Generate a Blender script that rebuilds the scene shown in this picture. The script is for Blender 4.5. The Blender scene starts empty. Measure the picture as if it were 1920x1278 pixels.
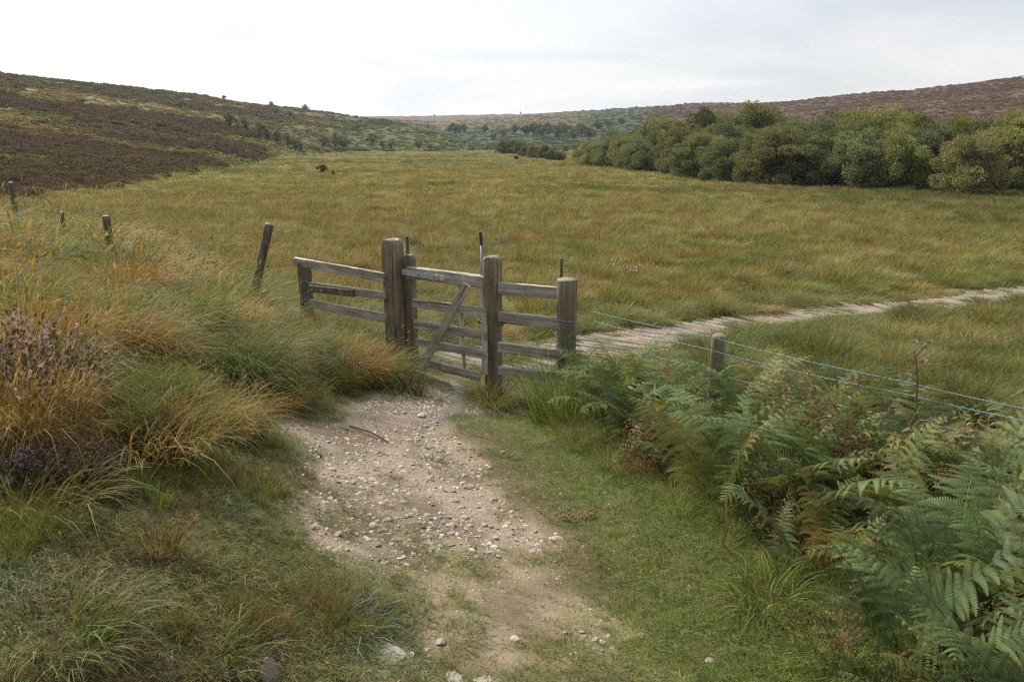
import bpy, math, random
import numpy as np
from mathutils import Vector, Matrix, Euler

random.seed(7)
RNG = np.random.default_rng(7)
C = bpy.context.scene.collection
SC = bpy.context.scene

# ------------------------------------------------------------------ camera
EYE = 1.65
FOC = 1450.0                      # focal length in photo pixels (1920 wide)
PITCH = math.radians(14.46)
CP, SP = math.cos(PITCH), math.sin(PITCH)
cam_d = bpy.data.cameras.new("camera")
cam = bpy.data.objects.new("camera", cam_d)
C.objects.link(cam)
cam.location = (0, 0, EYE)
cam.rotation_euler = (math.pi / 2 - PITCH, 0, 0)
cam_d.sensor_width = 36.0
cam_d.lens = 36.0 * FOC / 1920.0
cam_d.clip_start = 0.05
cam_d.clip_end = 9000
SC.camera = cam

# ------------------------------------------------------------------ world, sun, exposure
SUN_EL, SUN_AZ = math.radians(42), math.radians(-38)      # azimuth from +Y, negative to the left
world = bpy.data.worlds.new("World")
SC.world = world
world.use_nodes = True
wn, wl = world.node_tree.nodes, world.node_tree.links
wn.clear()
w_out = wn.new("ShaderNodeOutputWorld")
w_bg = wn.new("ShaderNodeBackground")
w_bg.inputs["Strength"].default_value = 0.10
sky = wn.new("ShaderNodeTexSky")
sky.sky_type = 'NISHITA'
sky.sun_disc = False
sky.sun_elevation = SUN_EL
sky.sun_rotation = SUN_AZ
sky.air_density = 1.2
sky.dust_density = 2.0
w_tc = wn.new("ShaderNodeTexCoord")
w_sep = wn.new("ShaderNodeSeparateXYZ")
wl.new(w_tc.outputs["Generated"], w_sep.inputs[0])
# project direction on a flat cloud layer: (x, y) / (z + k)
w_add = wn.new("ShaderNodeMath"); w_add.operation = 'ADD'; w_add.inputs[1].default_value = 0.13
w_abs = wn.new("ShaderNodeMath"); w_abs.operation = 'ABSOLUTE'
wl.new(w_sep.outputs[2], w_abs.inputs[0]); wl.new(w_abs.outputs[0], w_add.inputs[0])
w_dx = wn.new("ShaderNodeMath"); w_dx.operation = 'DIVIDE'
w_dy = wn.new("ShaderNodeMath"); w_dy.operation = 'DIVIDE'
wl.new(w_sep.outputs[0], w_dx.inputs[0]); wl.new(w_add.outputs[0], w_dx.inputs[1])
wl.new(w_sep.outputs[1], w_dy.inputs[0]); wl.new(w_add.outputs[0], w_dy.inputs[1])
w_cmb = wn.new("ShaderNodeCombineXYZ")
wl.new(w_dx.outputs[0], w_cmb.inputs[0]); wl.new(w_dy.outputs[0], w_cmb.inputs[1])
w_n1 = wn.new("ShaderNodeTexNoise"); w_n1.inputs["Scale"].default_value = 0.55
w_n1.inputs["Detail"].default_value = 7; w_n1.inputs["Roughness"].default_value = 0.55
w_n1.inputs["Distortion"].default_value = 0.6
wl.new(w_cmb.outputs[0], w_n1.inputs["Vector"])
w_r1 = wn.new("ShaderNodeValToRGB")          # cloud brightness (the sky's background strength is 0.10)
w_r1.color_ramp.elements[0].position = 0.38; w_r1.color_ramp.elements[0].color = (4.3, 4.55, 4.95, 1)
w_r1.color_ramp.elements[1].position = 0.60; w_r1.color_ramp.elements[1].color = (5.6, 5.6, 5.6, 1)
wl.new(w_n1.outputs["Fac"], w_r1.inputs[0])
w_n2 = wn.new("ShaderNodeTexNoise"); w_n2.inputs["Scale"].default_value = 0.33
w_n2.inputs["Detail"].default_value = 8; w_n2.inputs["Roughness"].default_value = 0.6
w_map = wn.new("ShaderNodeMapping"); w_map.inputs["Location"].default_value = (3.7, 1.3, 0.5)
wl.new(w_cmb.outputs[0], w_map.inputs[0]); wl.new(w_map.outputs[0], w_n2.inputs["Vector"])
w_r2 = wn.new("ShaderNodeValToRGB")          # cloud cover, thin in places
w_r2.color_ramp.elements[0].position = 0.30; w_r2.color_ramp.elements[0].color = (0.62, 0.62, 0.62, 1)
w_r2.color_ramp.elements[1].position = 0.58; w_r2.color_ramp.elements[1].color = (1, 1, 1, 1)
wl.new(w_n2.outputs["Fac"], w_r2.inputs[0])
# thin cloud glows towards the sun
w_sd = wn.new("ShaderNodeVectorMath"); w_sd.operation = 'DOT_PRODUCT'
w_sd.inputs[1].default_value = (math.sin(SUN_AZ) * math.cos(SUN_EL), math.cos(SUN_AZ) * math.cos(SUN_EL), math.sin(SUN_EL))
wl.new(w_tc.outputs["Generated"], w_sd.inputs[0])
w_mr = wn.new("ShaderNodeMapRange"); w_mr.inputs[1].default_value = 0.45; w_mr.inputs[2].default_value = 1.0
w_mr.inputs[3].default_value = 0.95; w_mr.inputs[4].default_value = 1.3
wl.new(w_sd.outputs["Value"], w_mr.inputs[0])
w_mul = wn.new("ShaderNodeMix"); w_mul.data_type = 'RGBA'; w_mul.blend_type = 'MULTIPLY'; w_mul.inputs[0].default_value = 1
wl.new(w_r1.outputs[0], w_mul.inputs[6]); wl.new(w_mr.outputs[0], w_mul.inputs[7])
w_mix = wn.new("ShaderNodeMix"); w_mix.data_type = 'RGBA'
wl.new(w_r2.outputs[0], w_mix.inputs[0]); wl.new(sky.outputs[0], w_mix.inputs[6]); wl.new(w_mul.outputs[2], w_mix.inputs[7])
wl.new(w_mix.outputs[2], w_bg.inputs["Color"])
wl.new(w_bg.outputs[0], w_out.inputs[0])

sun_d = bpy.data.lights.new("sun", 'SUN')
sun_d.energy = 4.4
sun_d.angle = math.radians(5)
sun_d.color = (1.0, 0.94, 0.84)
sun = bpy.data.objects.new("sun", sun_d)
C.objects.link(sun)
sdir = Vector((math.sin(SUN_AZ) * math.cos(SUN_EL), math.cos(SUN_AZ) * math.cos(SUN_EL), math.sin(SUN_EL)))
sun.rotation_euler = sdir.to_track_quat('Z', 'Y').to_euler()
sun.location = sdir * 50
SC.view_settings.view_transform = 'Standard'
SC.view_settings.look = 'None'
SC.view_settings.exposure = 0.76
SC.view_settings.gamma = 1.0
SC.cycles.max_bounces = 4
SC.cycles.diffuse_bounces = 3
SC.cycles.glossy_bounces = 2
SC.cycles.transmission_bounces = 3
SC.cycles.transparent_max_bounces = 4
SC.cycles.caustics_reflective = False
SC.cycles.caustics_refractive = False
SC.cycles.adaptive_threshold = 0.01
SC.cycles.use_denoising = False
SC.cycles.filter_width = 1.3

# ------------------------------------------------------------------ helpers: noise
def _hash(i, j, seed):
    i = i.astype(np.int64).astype(np.uint64); j = j.astype(np.int64).astype(np.uint64)
    n = (i * np.uint64(374761393) + j * np.uint64(668265263) + np.uint64(seed * 974711 + 12345)) & np.uint64(0xFFFFFFFF)
    n = ((n ^ (n >> np.uint64(13))) * np.uint64(1274126177)) & np.uint64(0xFFFFFFFF)
    n = ((n ^ (n >> np.uint64(16))) * np.uint64(2246822519)) & np.uint64(0xFFFFFFFF)
    n = n ^ (n >> np.uint64(15))
    return (n & np.uint64(0xFFFFFF)).astype(np.float64) / float(0xFFFFFF)

def vnoise(x, y, seed=0):
    xi, yi = np.floor(x), np.floor(y)
    fx, fy = x - xi, y - yi
    fx = fx * fx * (3 - 2 * fx); fy = fy * fy * (3 - 2 * fy)
    a = _hash(xi, yi, seed); b = _hash(xi + 1, yi, seed)
    c = _hash(xi, yi + 1, seed); d = _hash(xi + 1, yi + 1, seed)
    return (a * (1 - fx) + b * fx) * (1 - fy) + (c * (1 - fx) + d * fx) * fy

def fbm(x, y, seed=0, octv=4):
    x = np.asarray(x, float); y = np.asarray(y, float)
    s = 0; a = 0.5; t = 0
    for o in range(octv):
        s = s + a * vnoise(x * 2 ** o + 17.3 * o, y * 2 ** o - 9.1 * o, seed + o * 31)
        t += a; a *= 0.5
    return s / t

def worley(x, y, cell, seed):
    """distance to the nearest of scattered centres, and a random number of that centre"""
    gx, gy = x / cell, y / cell
    ix, iy = np.floor(gx), np.floor(gy)
    best = np.full(x.shape, 9.0); idv = np.zeros(x.shape)
    for a in (-1, 0, 1):
        for b in (-1, 0, 1):
            cx = ix + a + .15 + .7 * _hash(ix + a, iy + b, seed); cy = iy + b + .15 + .7 * _hash(ix + a, iy + b, seed + 1)
            d = np.hypot(gx - cx, gy - cy); m = d < best
            best = np.where(m, d, best); idv = np.where(m, _hash(ix + a, iy + b, seed + 2), idv)
    return best * cell, idv

def sstep(a, b, x):
    t = np.clip((x - a) / (b - a), 0, 1)
    return t * t * (3 - 2 * t)

# ------------------------------------------------------------------ helpers: the terrain's height
FLOOR = -2.25
_bs = np.array([-30, 0, 2, 4, 6, 7.1, 9, 12, 15, 20, 30, 42, 400.0])
_bz = np.array([1.6, 0.02, -.03, -.30, -.62, -.80, -1.1, -1.5, -1.75, -2.0, -2.17, -2.25, -2.25])
_ts = np.linspace(-30, 60, 1801)
_tz = np.interp(_ts, _bs, _bz)
_k = np.hanning(31); _k /= _k.sum()
_tz = np.convolve(np.pad(_tz, 15, mode='edge'), _k, mode='valid')

def path_cx(y):
    return np.interp(y, [-5, 0, 2, 4, 5.2, 6.2, 7.7, 9.5], [0.1, .05, .05, -.3, -.62, -.75, -.62, -.3])

# far profile: photo column -> (distance Y, photo row) of the slope foot, slope, crest and far ridges
_COLS = [
    (-500, 48, [(75, 235), (170, 118), (300, 119), (420, 121), (600, 122)]),
    (-120, 42, [(88, 252), (220, 131), (320, 132), (440, 134), (650, 135)]),
    (0, 46, [(98, 256), (230, 138.5), (330, 140), (450, 141), (700, 142)]),
    (200, 57, [(122, 257), (300, 161), (380, 163), (500, 164), (750, 165)]),
    (400, 90, [(175, 254), (380, 184), (480, 186), (600, 187), (800, 188)]),
    (560, 205, [(290, 247), (460, 207), (560, 209), (700, 210), (900, 211)]),
    (640, 280, [(350, 246), (480, 216.5), (560, 219), (780, 219), (1100, 218.5)]),
    (690, 288, [(370, 248), (470, 224), (560, 227), (800, 223), (1200, 218.5)]),
    (750, 295, [(365, 252), (430, 234), (540, 238), (800, 229), (1200, 218)]),
    (820, 298, [(350, 265), (390, 252), (480, 257), (760, 236), (1200, 217)]),
    (880, 300, [(325, 280), (345, 275), (400, 277), (620, 238), (1200, 215.5)]),
    (1000, 310, [(330, 281), (355, 279), (400, 276), (570, 236), (950, 213)]),
    (1200, 305, [(340, 281), (370, 278), (410, 271), (540, 224), (800, 200.5)]),
    (1330, 290, [(330, 280), (360, 277), (410, 268), (520, 220), (760, 193.5)]),
    (1420, 250, [(300, 277), (335, 272), (385, 262), (470, 222), (700, 194)]),
    (1600, 190, [(240, 271), (285, 260), (340, 244), (420, 212), (600, 177)]),
    (1920, 140, [(180, 268), (220, 255), (280, 228), (350, 190), (500, 143.5)]),
    (2400, 110, [(150, 262), (200, 240), (260, 200), (330, 150), (460, 92)]),
]
def _ray(px, py):
    u, v = (px - 960.0) / FOC, (639.0 - py) / FOC
    return u, CP + v * SP, -SP + v * CP
_th, _KR, _KZ = [], [], []
for px, y0, pts in _COLS:
    u, dy, dz = _ray(px, 265.0)
    th = math.atan2(u, dy); _th.append(th)
    rr, zz = [y0 / math.cos(th)], [FLOOR]
    for Y, py in pts:
        u2, dy2, dz2 = _ray(px, py)
        t = Y / dy2
        rr.append(Y / math.cos(th)); zz.append(max(EYE + t * dz2, FLOOR + 0.02))
    _KR.append(rr); _KZ.append(zz)
_th = np.array(_th); _KR = np.array(_KR); _KZ = np.array(_KZ)

def far_rise(x, y):
    th = np.arctan2(x, y); r = np.hypot(x, y)
    th = np.clip(th, _th[0], _th[-1])
    out = np.zeros_like(r)
    kr = [np.interp(th, _th, _KR[:, k]) for k in range(6)]
    kz = [np.interp(th, _th, _KZ[:, k]) - FLOOR for k in range(6)]
    kr.append(kr[5] * 1.6); kz.append(kz[5] - 2)
    kr.append(kr[5] * 8); kz.append(kz[5] - 30)
    for k in range(7):
        m = (r >= kr[k]) & (r < kr[k + 1])
        t = np.clip((r - kr[k]) / (kr[k + 1] - kr[k]), 0, 1)
        if k == 0:
            t = t ** 1.1
        out = np.where(m, kz[k] * (1 - t) + kz[k + 1] * t, out)
    out = np.where(r >= kr[7], kz[7], out)
    return out

def height(x, y, detail=True):
    x = np.asarray(x, float); y = np.asarray(y, float)
    xs = np.where(x < 0, -14 * np.tanh(-x / 14), 40 * np.tanh(x / 40))
    s = y + .565 * xs - .235 * np.sqrt(xs * xs + .25) + .1175
    z = np.interp(s, _ts, _tz)
    d = x - path_cx(y)
    nearm = 1 - sstep(18, 38, y)
    z = z + .26 * sstep(.55, 1.9, -d) * nearm * sstep(-8, 1.5, y) * (1 - .5 * sstep(5.6, 7.6, y))
    z = z + (.04 * np.clip(-x, 0, 12) + .05 * np.clip(-x - 4, 0, 8)) * nearm
    z = z + .10 * sstep(.5, 1.2, d) * (1 - sstep(5.0, 6.6, y)) * sstep(-2, 1, y)
    r = np.hypot(x, y)
    if detail:
        off = sstep(.5, 1.4, np.abs(d)) * (1 - .0) 
        off = np.where(y > 8.5, 1.0, off)
        z = z + (fbm(x * .9, y * .9, 5, 3) - .5) * .26 * off
        z = z + (fbm(x * 3.2, y * 3.2, 9, 3) - .5) * (.03 + .05 * off)
        z = z + (fbm(x * .16, y * .16, 11, 3) - .5) * .5 * sstep(14, 30, r)
    fr = far_rise(x, y)
    z = z + fr
    if detail:
        z = z + (fbm(x * .035, y * .035, 21, 4) - .5) * np.clip(fr * .16, 0, 2.4)
        z = z + (fbm(x * .3, y * .3, 23, 3) - .5) * np.clip(fr * .12, 0, .9)
    return z

def hz(x, y):
    return float(height(np.array([x]), np.array([y]))[0])

_T = np.geomspace(.8, 2500, 3000)
def ground_at(px, py):
    """the point of the ground seen at a photo pixel"""
    dx, dy, dz = _ray(px, py)
    X, Y, Z = dx * _T, dy * _T, EYE + dz * _T
    below = Z < height(X, Y)
    i = int(np.argmax(below)) if below.any() else len(_T) - 1
    if i > 0:
        a, b = _T[i - 1], _T[i]
        for _ in range(25):
            m = .5 * (a + b)
            if EYE + dz * m < hz(dx * m, dy * m): b = m
            else: a = m
        t = b
    else:
        t = _T[0]
    return Vector((dx * t, dy * t, hz(dx * t, dy * t)))

def P3(px, py, depth):
    """point at a photo pixel and a depth along the view axis"""
    dx, dy, dz = _ray(px, py)
    return Vector((dx * depth, dy * depth, EYE + dz * depth))

def depth_of(p):
    return p.y * CP - (p.z - EYE) * SP

def poly_sdf(x, y, poly):
    """signed distance to a polygon (negative inside)"""
    P = np.asarray(poly, float); n = len(P)
    d = np.full(x.shape, 1e9); ins = np.zeros(x.shape, bool)
    for i in range(n):
        ax, ay = P[i]; bx, by = P[(i + 1) % n]
        ex, ey = bx - ax, by - ay
        t = np.clip(((x - ax) * ex + (y - ay) * ey) / (ex * ex + ey * ey + 1e-12), 0, 1)
        d = np.minimum(d, np.hypot(x - ax - t * ex, y - ay - t * ey))
        c = ((ay > y) != (by > y)) & (x < (bx - ax) * (y - ay) / (by - ay + 1e-12) + ax)
        ins ^= c
    return np.where(ins, -d, d)

def line_dist(x, y, pts):
    P = np.asarray(pts, float)
    d = np.full(x.shape, 1e9)
    for i in range(len(P) - 1):
        ax, ay = P[i]; bx, by = P[i + 1]
        ex, ey = bx - ax, by - ay
        t = np.clip(((x - ax) * ex + (y - ay) * ey) / (ex * ex + ey * ey + 1e-12), 0, 1)
        d = np.minimum(d, np.hypot(x - ax - t * ex, y - ay - t * ey))
    return d

def gpoly(pix):
    return [tuple(ground_at(px, py)[:2]) for px, py in pix]

GRAVEL = gpoly([(800, 700), (770, 740), (660, 752), (615, 800), (560, 850), (470, 885), (560, 960), (640, 1010),
                (720, 1050), (860, 1010), (960, 1010), (1035, 1000), (1040, 945), (985, 905), (900, 860), (850, 800), (872, 745), (878, 712)])
SOIL = gpoly([(600, 800), (470, 890), (520, 1000), (660, 1070), (760, 1130), (700, 1200), (670, 1276),
              (1260, 1276), (1200, 1180), (1110, 1110), (1065, 1030), (1050, 950), (960, 880), (850, 800)])
BEYOND = gpoly([(795, 690), (875, 712), (960, 700), (1080, 720), (1180, 700), (1330, 640), (1330, 604), (1150, 615), (960, 640), (830, 655)])
TRACK = gpoly([(900, 690), (1060, 668), (1200, 640), (1330, 617), (1450, 602), (1600, 585), (1750, 568), (1920, 549), (2150, 524), (2500, 490)])
MUD = gpoly([(640, 760), (780, 745), (800, 720), (850, 790), (800, 830), (690, 840), (600, 830)])
BANK = gpoly([(0, 985), (150, 935), (330, 885), (430, 850), (500, 812), (560, 775), (640, 748), (720, 742), (785, 728), (800, 700), (760, 672), (700, 640), (600, 600)]) + [(-3.2, 10.2), (-9, 20), (-16, 20), (-16, 3.2)]
FERNS = [(.60, 6.75), (.58, 5.9), (.68, 5.0), (.98, 3.9), (1.06, 3.1), (1.10, 2.2), (1.05, 1.1), (3.4, 1.1), (3.6, 2.7), (3.2, 4.0), (2.3, 5.4), (1.5, 6.6), (.9, 7.0)]

# ------------------------------------------------------------------ helpers: meshes, names
def tag(o, label=None, cat=None, group=None, kind=None):
    if label: o["label"] = label
    if cat: o["category"] = cat
    if group: o["group"] = group
    if kind: o["kind"] = kind
    return o

def mesh_np(name, V, quads=None, tris=None, attrs=None, mat=None, smooth=True):
    V = np.asarray(V, np.float32)
    me = bpy.data.meshes.new(name)
    nq = 0 if quads is None else len(quads); nt = 0 if tris is None else len(tris)
    idx = []
    if nq: idx.append(np.asarray(quads, np.int32).reshape(-1))
    if nt: idx.append(np.asarray(tris, np.int32).reshape(-1))
    idx = np.concatenate(idx) if idx else np.zeros(0, np.int32)
    me.vertices.add(len(V)); me.vertices.foreach_set("co", V.reshape(-1))
    me.loops.add(len(idx)); me.loops.foreach_set("vertex_index", idx)
    tot = np.concatenate([np.full(nq, 4, np.int32), np.full(nt, 3, np.int32)])
    st = np.concatenate([[0], np.cumsum(tot)[:-1]]).astype(np.int32) if len(tot) else np.zeros(0, np.int32)
    me.polygons.add(len(tot)); me.polygons.foreach_set("loop_start", st)
    me.polygons.foreach_set("loop_total", tot)
    me.polygons.foreach_set("use_smooth", np.full(len(tot), smooth))
    me.update(calc_edges=True)
    for k, a in (attrs or {}).items():
        a = np.asarray(a, np.float32)
        if a.ndim == 1:
            at = me.attributes.new(k, 'FLOAT', 'POINT'); at.data.foreach_set("value", a)
        elif a.shape[1] == 4:
            at = me.attributes.new(k, 'FLOAT_COLOR', 'POINT'); at.data.foreach_set("color", a.reshape(-1))
        else:
            at = me.attributes.new(k, 'FLOAT_VECTOR', 'POINT'); at.data.foreach_set("vector", a.reshape(-1))
    if mat: me.materials.append(mat)
    return me

def link(name, me, parent=None, loc=(0, 0, 0), rot=(0, 0, 0), scale=(1, 1, 1)):
    o = bpy.data.objects.new(name, me)
    C.objects.link(o)
    o.parent = parent
    o.location = loc; o.rotation_euler = rot; o.scale = scale
    return o

def empty(name, loc, rz=0):
    o = bpy.data.objects.new(name, None)
    C.objects.link(o)
    o.empty_display_size = .2
    o.location = loc; o.rotation_euler = (0, 0, rz)
    return o

class MB:
    """collects shapes into one mesh"""
    def __init__(s): s.v = []; s.q = []; s.t = []; s.n = 0
    def add(s, V, Q=(), T=()):
        V = np.asarray(V, float).reshape(-1, 3)
        s.v.append(V)
        if len(Q): s.q.append(np.asarray(Q, int) + s.n)
        if len(T): s.t.append(np.asarray(T, int) + s.n)
        s.n += len(V)
    def tube(s, pts, rad, sides=8, cap=True):
        pts = [Vector(p) for p in pts]
        n = len(pts)
        rad = [rad] * n if np.isscalar(rad) else rad
        rings = []
        up = Vector((0, 0, 1))
        for i, p in enumerate(pts):
            t = (pts[min(i + 1, n - 1)] - pts[max(i - 1, 0)])
            t = t.normalized() if t.length > 1e-9 else Vector((0, 0, 1))
            ref = up if abs(t.z) < .95 else Vector((1, 0, 0))
            a = t.cross(ref).normalized(); b = t.cross(a)
            for k in range(sides):
                an = 2 * math.pi * k / sides
                rings.append(p + (a * math.cos(an) + b * math.sin(an)) * rad[i])
        Q = []
        for i in range(n - 1):
            for k in range(sides):
                k2 = (k + 1) % sides
                Q.append((i * sides + k, i * sides + k2, (i + 1) * sides + k2, (i + 1) * sides + k))
        T = []
        if cap:
            rings.append(pts[0]); rings.append(pts[-1])
            c0, c1 = n * sides, n * sides + 1
            for k in range(sides):
                k2 = (k + 1) % sides
                T.append((c0, k2, k)); T.append((c1, (n - 1) * sides + k, (n - 1) * sides + k2))
        s.add(rings, Q, T)
    def box(s, c, d, rz=0):
        x, y, z = d[0] / 2, d[1] / 2, d[2] / 2
        V = np.array([(-x, -y, -z), (x, -y, -z), (x, y, -z), (-x, y, -z), (-x, -y, z), (x, -y, z), (x, y, z), (-x, y, z)])
        if rz:
            cs, sn = math.cos(rz), math.sin(rz)
            V = np.c_[V[:, 0] * cs - V[:, 1] * sn, V[:, 0] * sn + V[:, 1] * cs, V[:, 2]]
        s.add(V + np.array(c), [(0, 3, 2, 1), (4, 5, 6, 7), (0, 1, 5, 4), (1, 2, 6, 5), (2, 3, 7, 6), (3, 0, 4, 7)])
    def mesh(s, name, mat, smooth=False):
        return mesh_np(name, np.concatenate(s.v), np.concatenate(s.q) if s.q else None, np.concatenate(s.t) if s.t else None, mat=mat, smooth=smooth)
    def build(s, name, mat, parent=None, loc=(0, 0, 0), rot=(0, 0, 0), smooth=False):
        return link(name, s.mesh(name, mat, smooth), parent, loc, rot)

# ------------------------------------------------------------------ materials
def newmat(name):
    m = bpy.data.materials.new(name); m.use_nodes = True
    nt = m.node_tree; nt.nodes.clear()
    return m, nt.nodes, nt.links

def N(nodes, typ, **kw):
    n = nodes.new(typ)
    for k, v in kw.items():
        if k.startswith("i_"):
            n.inputs[int(k[2:]) if k[2:].isdigit() else k[2:]].default_value = v
        else:
            setattr(n, k, v)
    return n

def mixc(nodes, links, a, b, fac, blend='MIX'):
    m = nodes.new("ShaderNodeMix"); m.data_type = 'RGBA'; m.blend_type = blend
    for sock, val in ((m.inputs[0], fac), (m.inputs[6], a), (m.inputs[7], b)):
        if hasattr(val, "links"): links.new(val, sock)
        elif isinstance(val, (int, float)) and sock.type == 'RGBA': sock.default_value = (val, val, val, 1)
        elif isinstance(val, (tuple, list)): sock.default_value = tuple(val) + ((1,) if len(val) == 3 else ())
        else: sock.default_value = val
    return m.outputs[2]

def math_n(nodes, links, op, a, b=None, clamp=False):
    m = nodes.new("ShaderNodeMath"); m.operation = op; m.use_clamp = clamp
    for i, v in enumerate((a, b)):
        if v is None: continue
        if hasattr(v, "links"): links.new(v, m.inputs[i])
        else: m.inputs[i].default_value = v
    return m.outputs[0]

def leaf_mat(name, source, transl=.35, rough=.6, spec=.10, tipmix=True, var=.5):
    """foliage; source: 'INSTANCER' tint per clump, 'GEOMETRY' tint per vertex, or 'OBJECT' the object's own colour"""
    m, nd, lk = newmat(name)
    out = N(nd, "ShaderNodeOutputMaterial")
    if source == 'OBJECT':
        base = N(nd, "ShaderNodeObjectInfo").outputs["Color"]
    else:
        base = N(nd, "ShaderNodeAttribute", attribute_type=source, attribute_name="tint").outputs["Color"]
    br = N(nd, "ShaderNodeAttribute", attribute_type='GEOMETRY', attribute_name="br").outputs["Fac"]
    bt = N(nd, "ShaderNodeAttribute", attribute_type='GEOMETRY', attribute_name="bt").outputs["Fac"]
    # every blade its own value
    v = math_n(nd, lk, 'MULTIPLY_ADD', br, var * 2); v.node.inputs[2].default_value = 1 - var
    col = mixc(nd, lk, base, v, 1.0, 'MULTIPLY')
    if tipmix:
        # withered tips and whole withered blades
        t2 = math_n(nd, lk, 'POWER', bt, 2.0)
        dry = math_n(nd, lk, 'MULTIPLY', t2, math_n(nd, lk, 'POWER', br, 1.5))
        dry = math_n(nd, lk, 'MULTIPLY', dry, .55, True)
        tipc = mixc(nd, lk, base, (.34, .27, .12), .55)
        col = mixc(nd, lk, col, tipc, dry)
    pb = N(nd, "ShaderNodeBsdfPrincipled")
    lk.new(col, pb.inputs["Base Color"])
    pb.inputs["Roughness"].default_value = rough
    pb.inputs["Specular IOR Level"].default_value = spec
    tr = N(nd, "ShaderNodeBsdfTranslucent")
    lk.new(mixc(nd, lk, col, (1.0, 1.0, .7), 1.0, 'MULTIPLY'), tr.inputs[0])
    mx = N(nd, "ShaderNodeMixShader"); mx.inputs[0].default_value = transl
    lk.new(pb.outputs[0], mx.inputs[1]); lk.new(tr.outputs[0], mx.inputs[2])
    lk.new(mx.outputs[0], out.inputs[0])
    return m

M_BLADE_I = leaf_mat("grass_blades", 'INSTANCER')
M_BLADE_G = leaf_mat("tussock_blades", 'GEOMETRY')
M_SCRUB_I = leaf_mat("heath_scrub", 'INSTANCER', transl=.2, rough=.8, spec=.03, tipmix=False)
M_SCRUB_G = leaf_mat("heather_sprigs", 'GEOMETRY', transl=.2, rough=.8, spec=.03, tipmix=False)
M_FERN = leaf_mat("bracken_frond", 'OBJECT', transl=.33, rough=.55, spec=.14, tipmix=True, var=.40)
M_CROWN = leaf_mat("tree_leaves", 'OBJECT', transl=.3, rough=.75, spec=.05, tipmix=False, var=.32)

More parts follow.
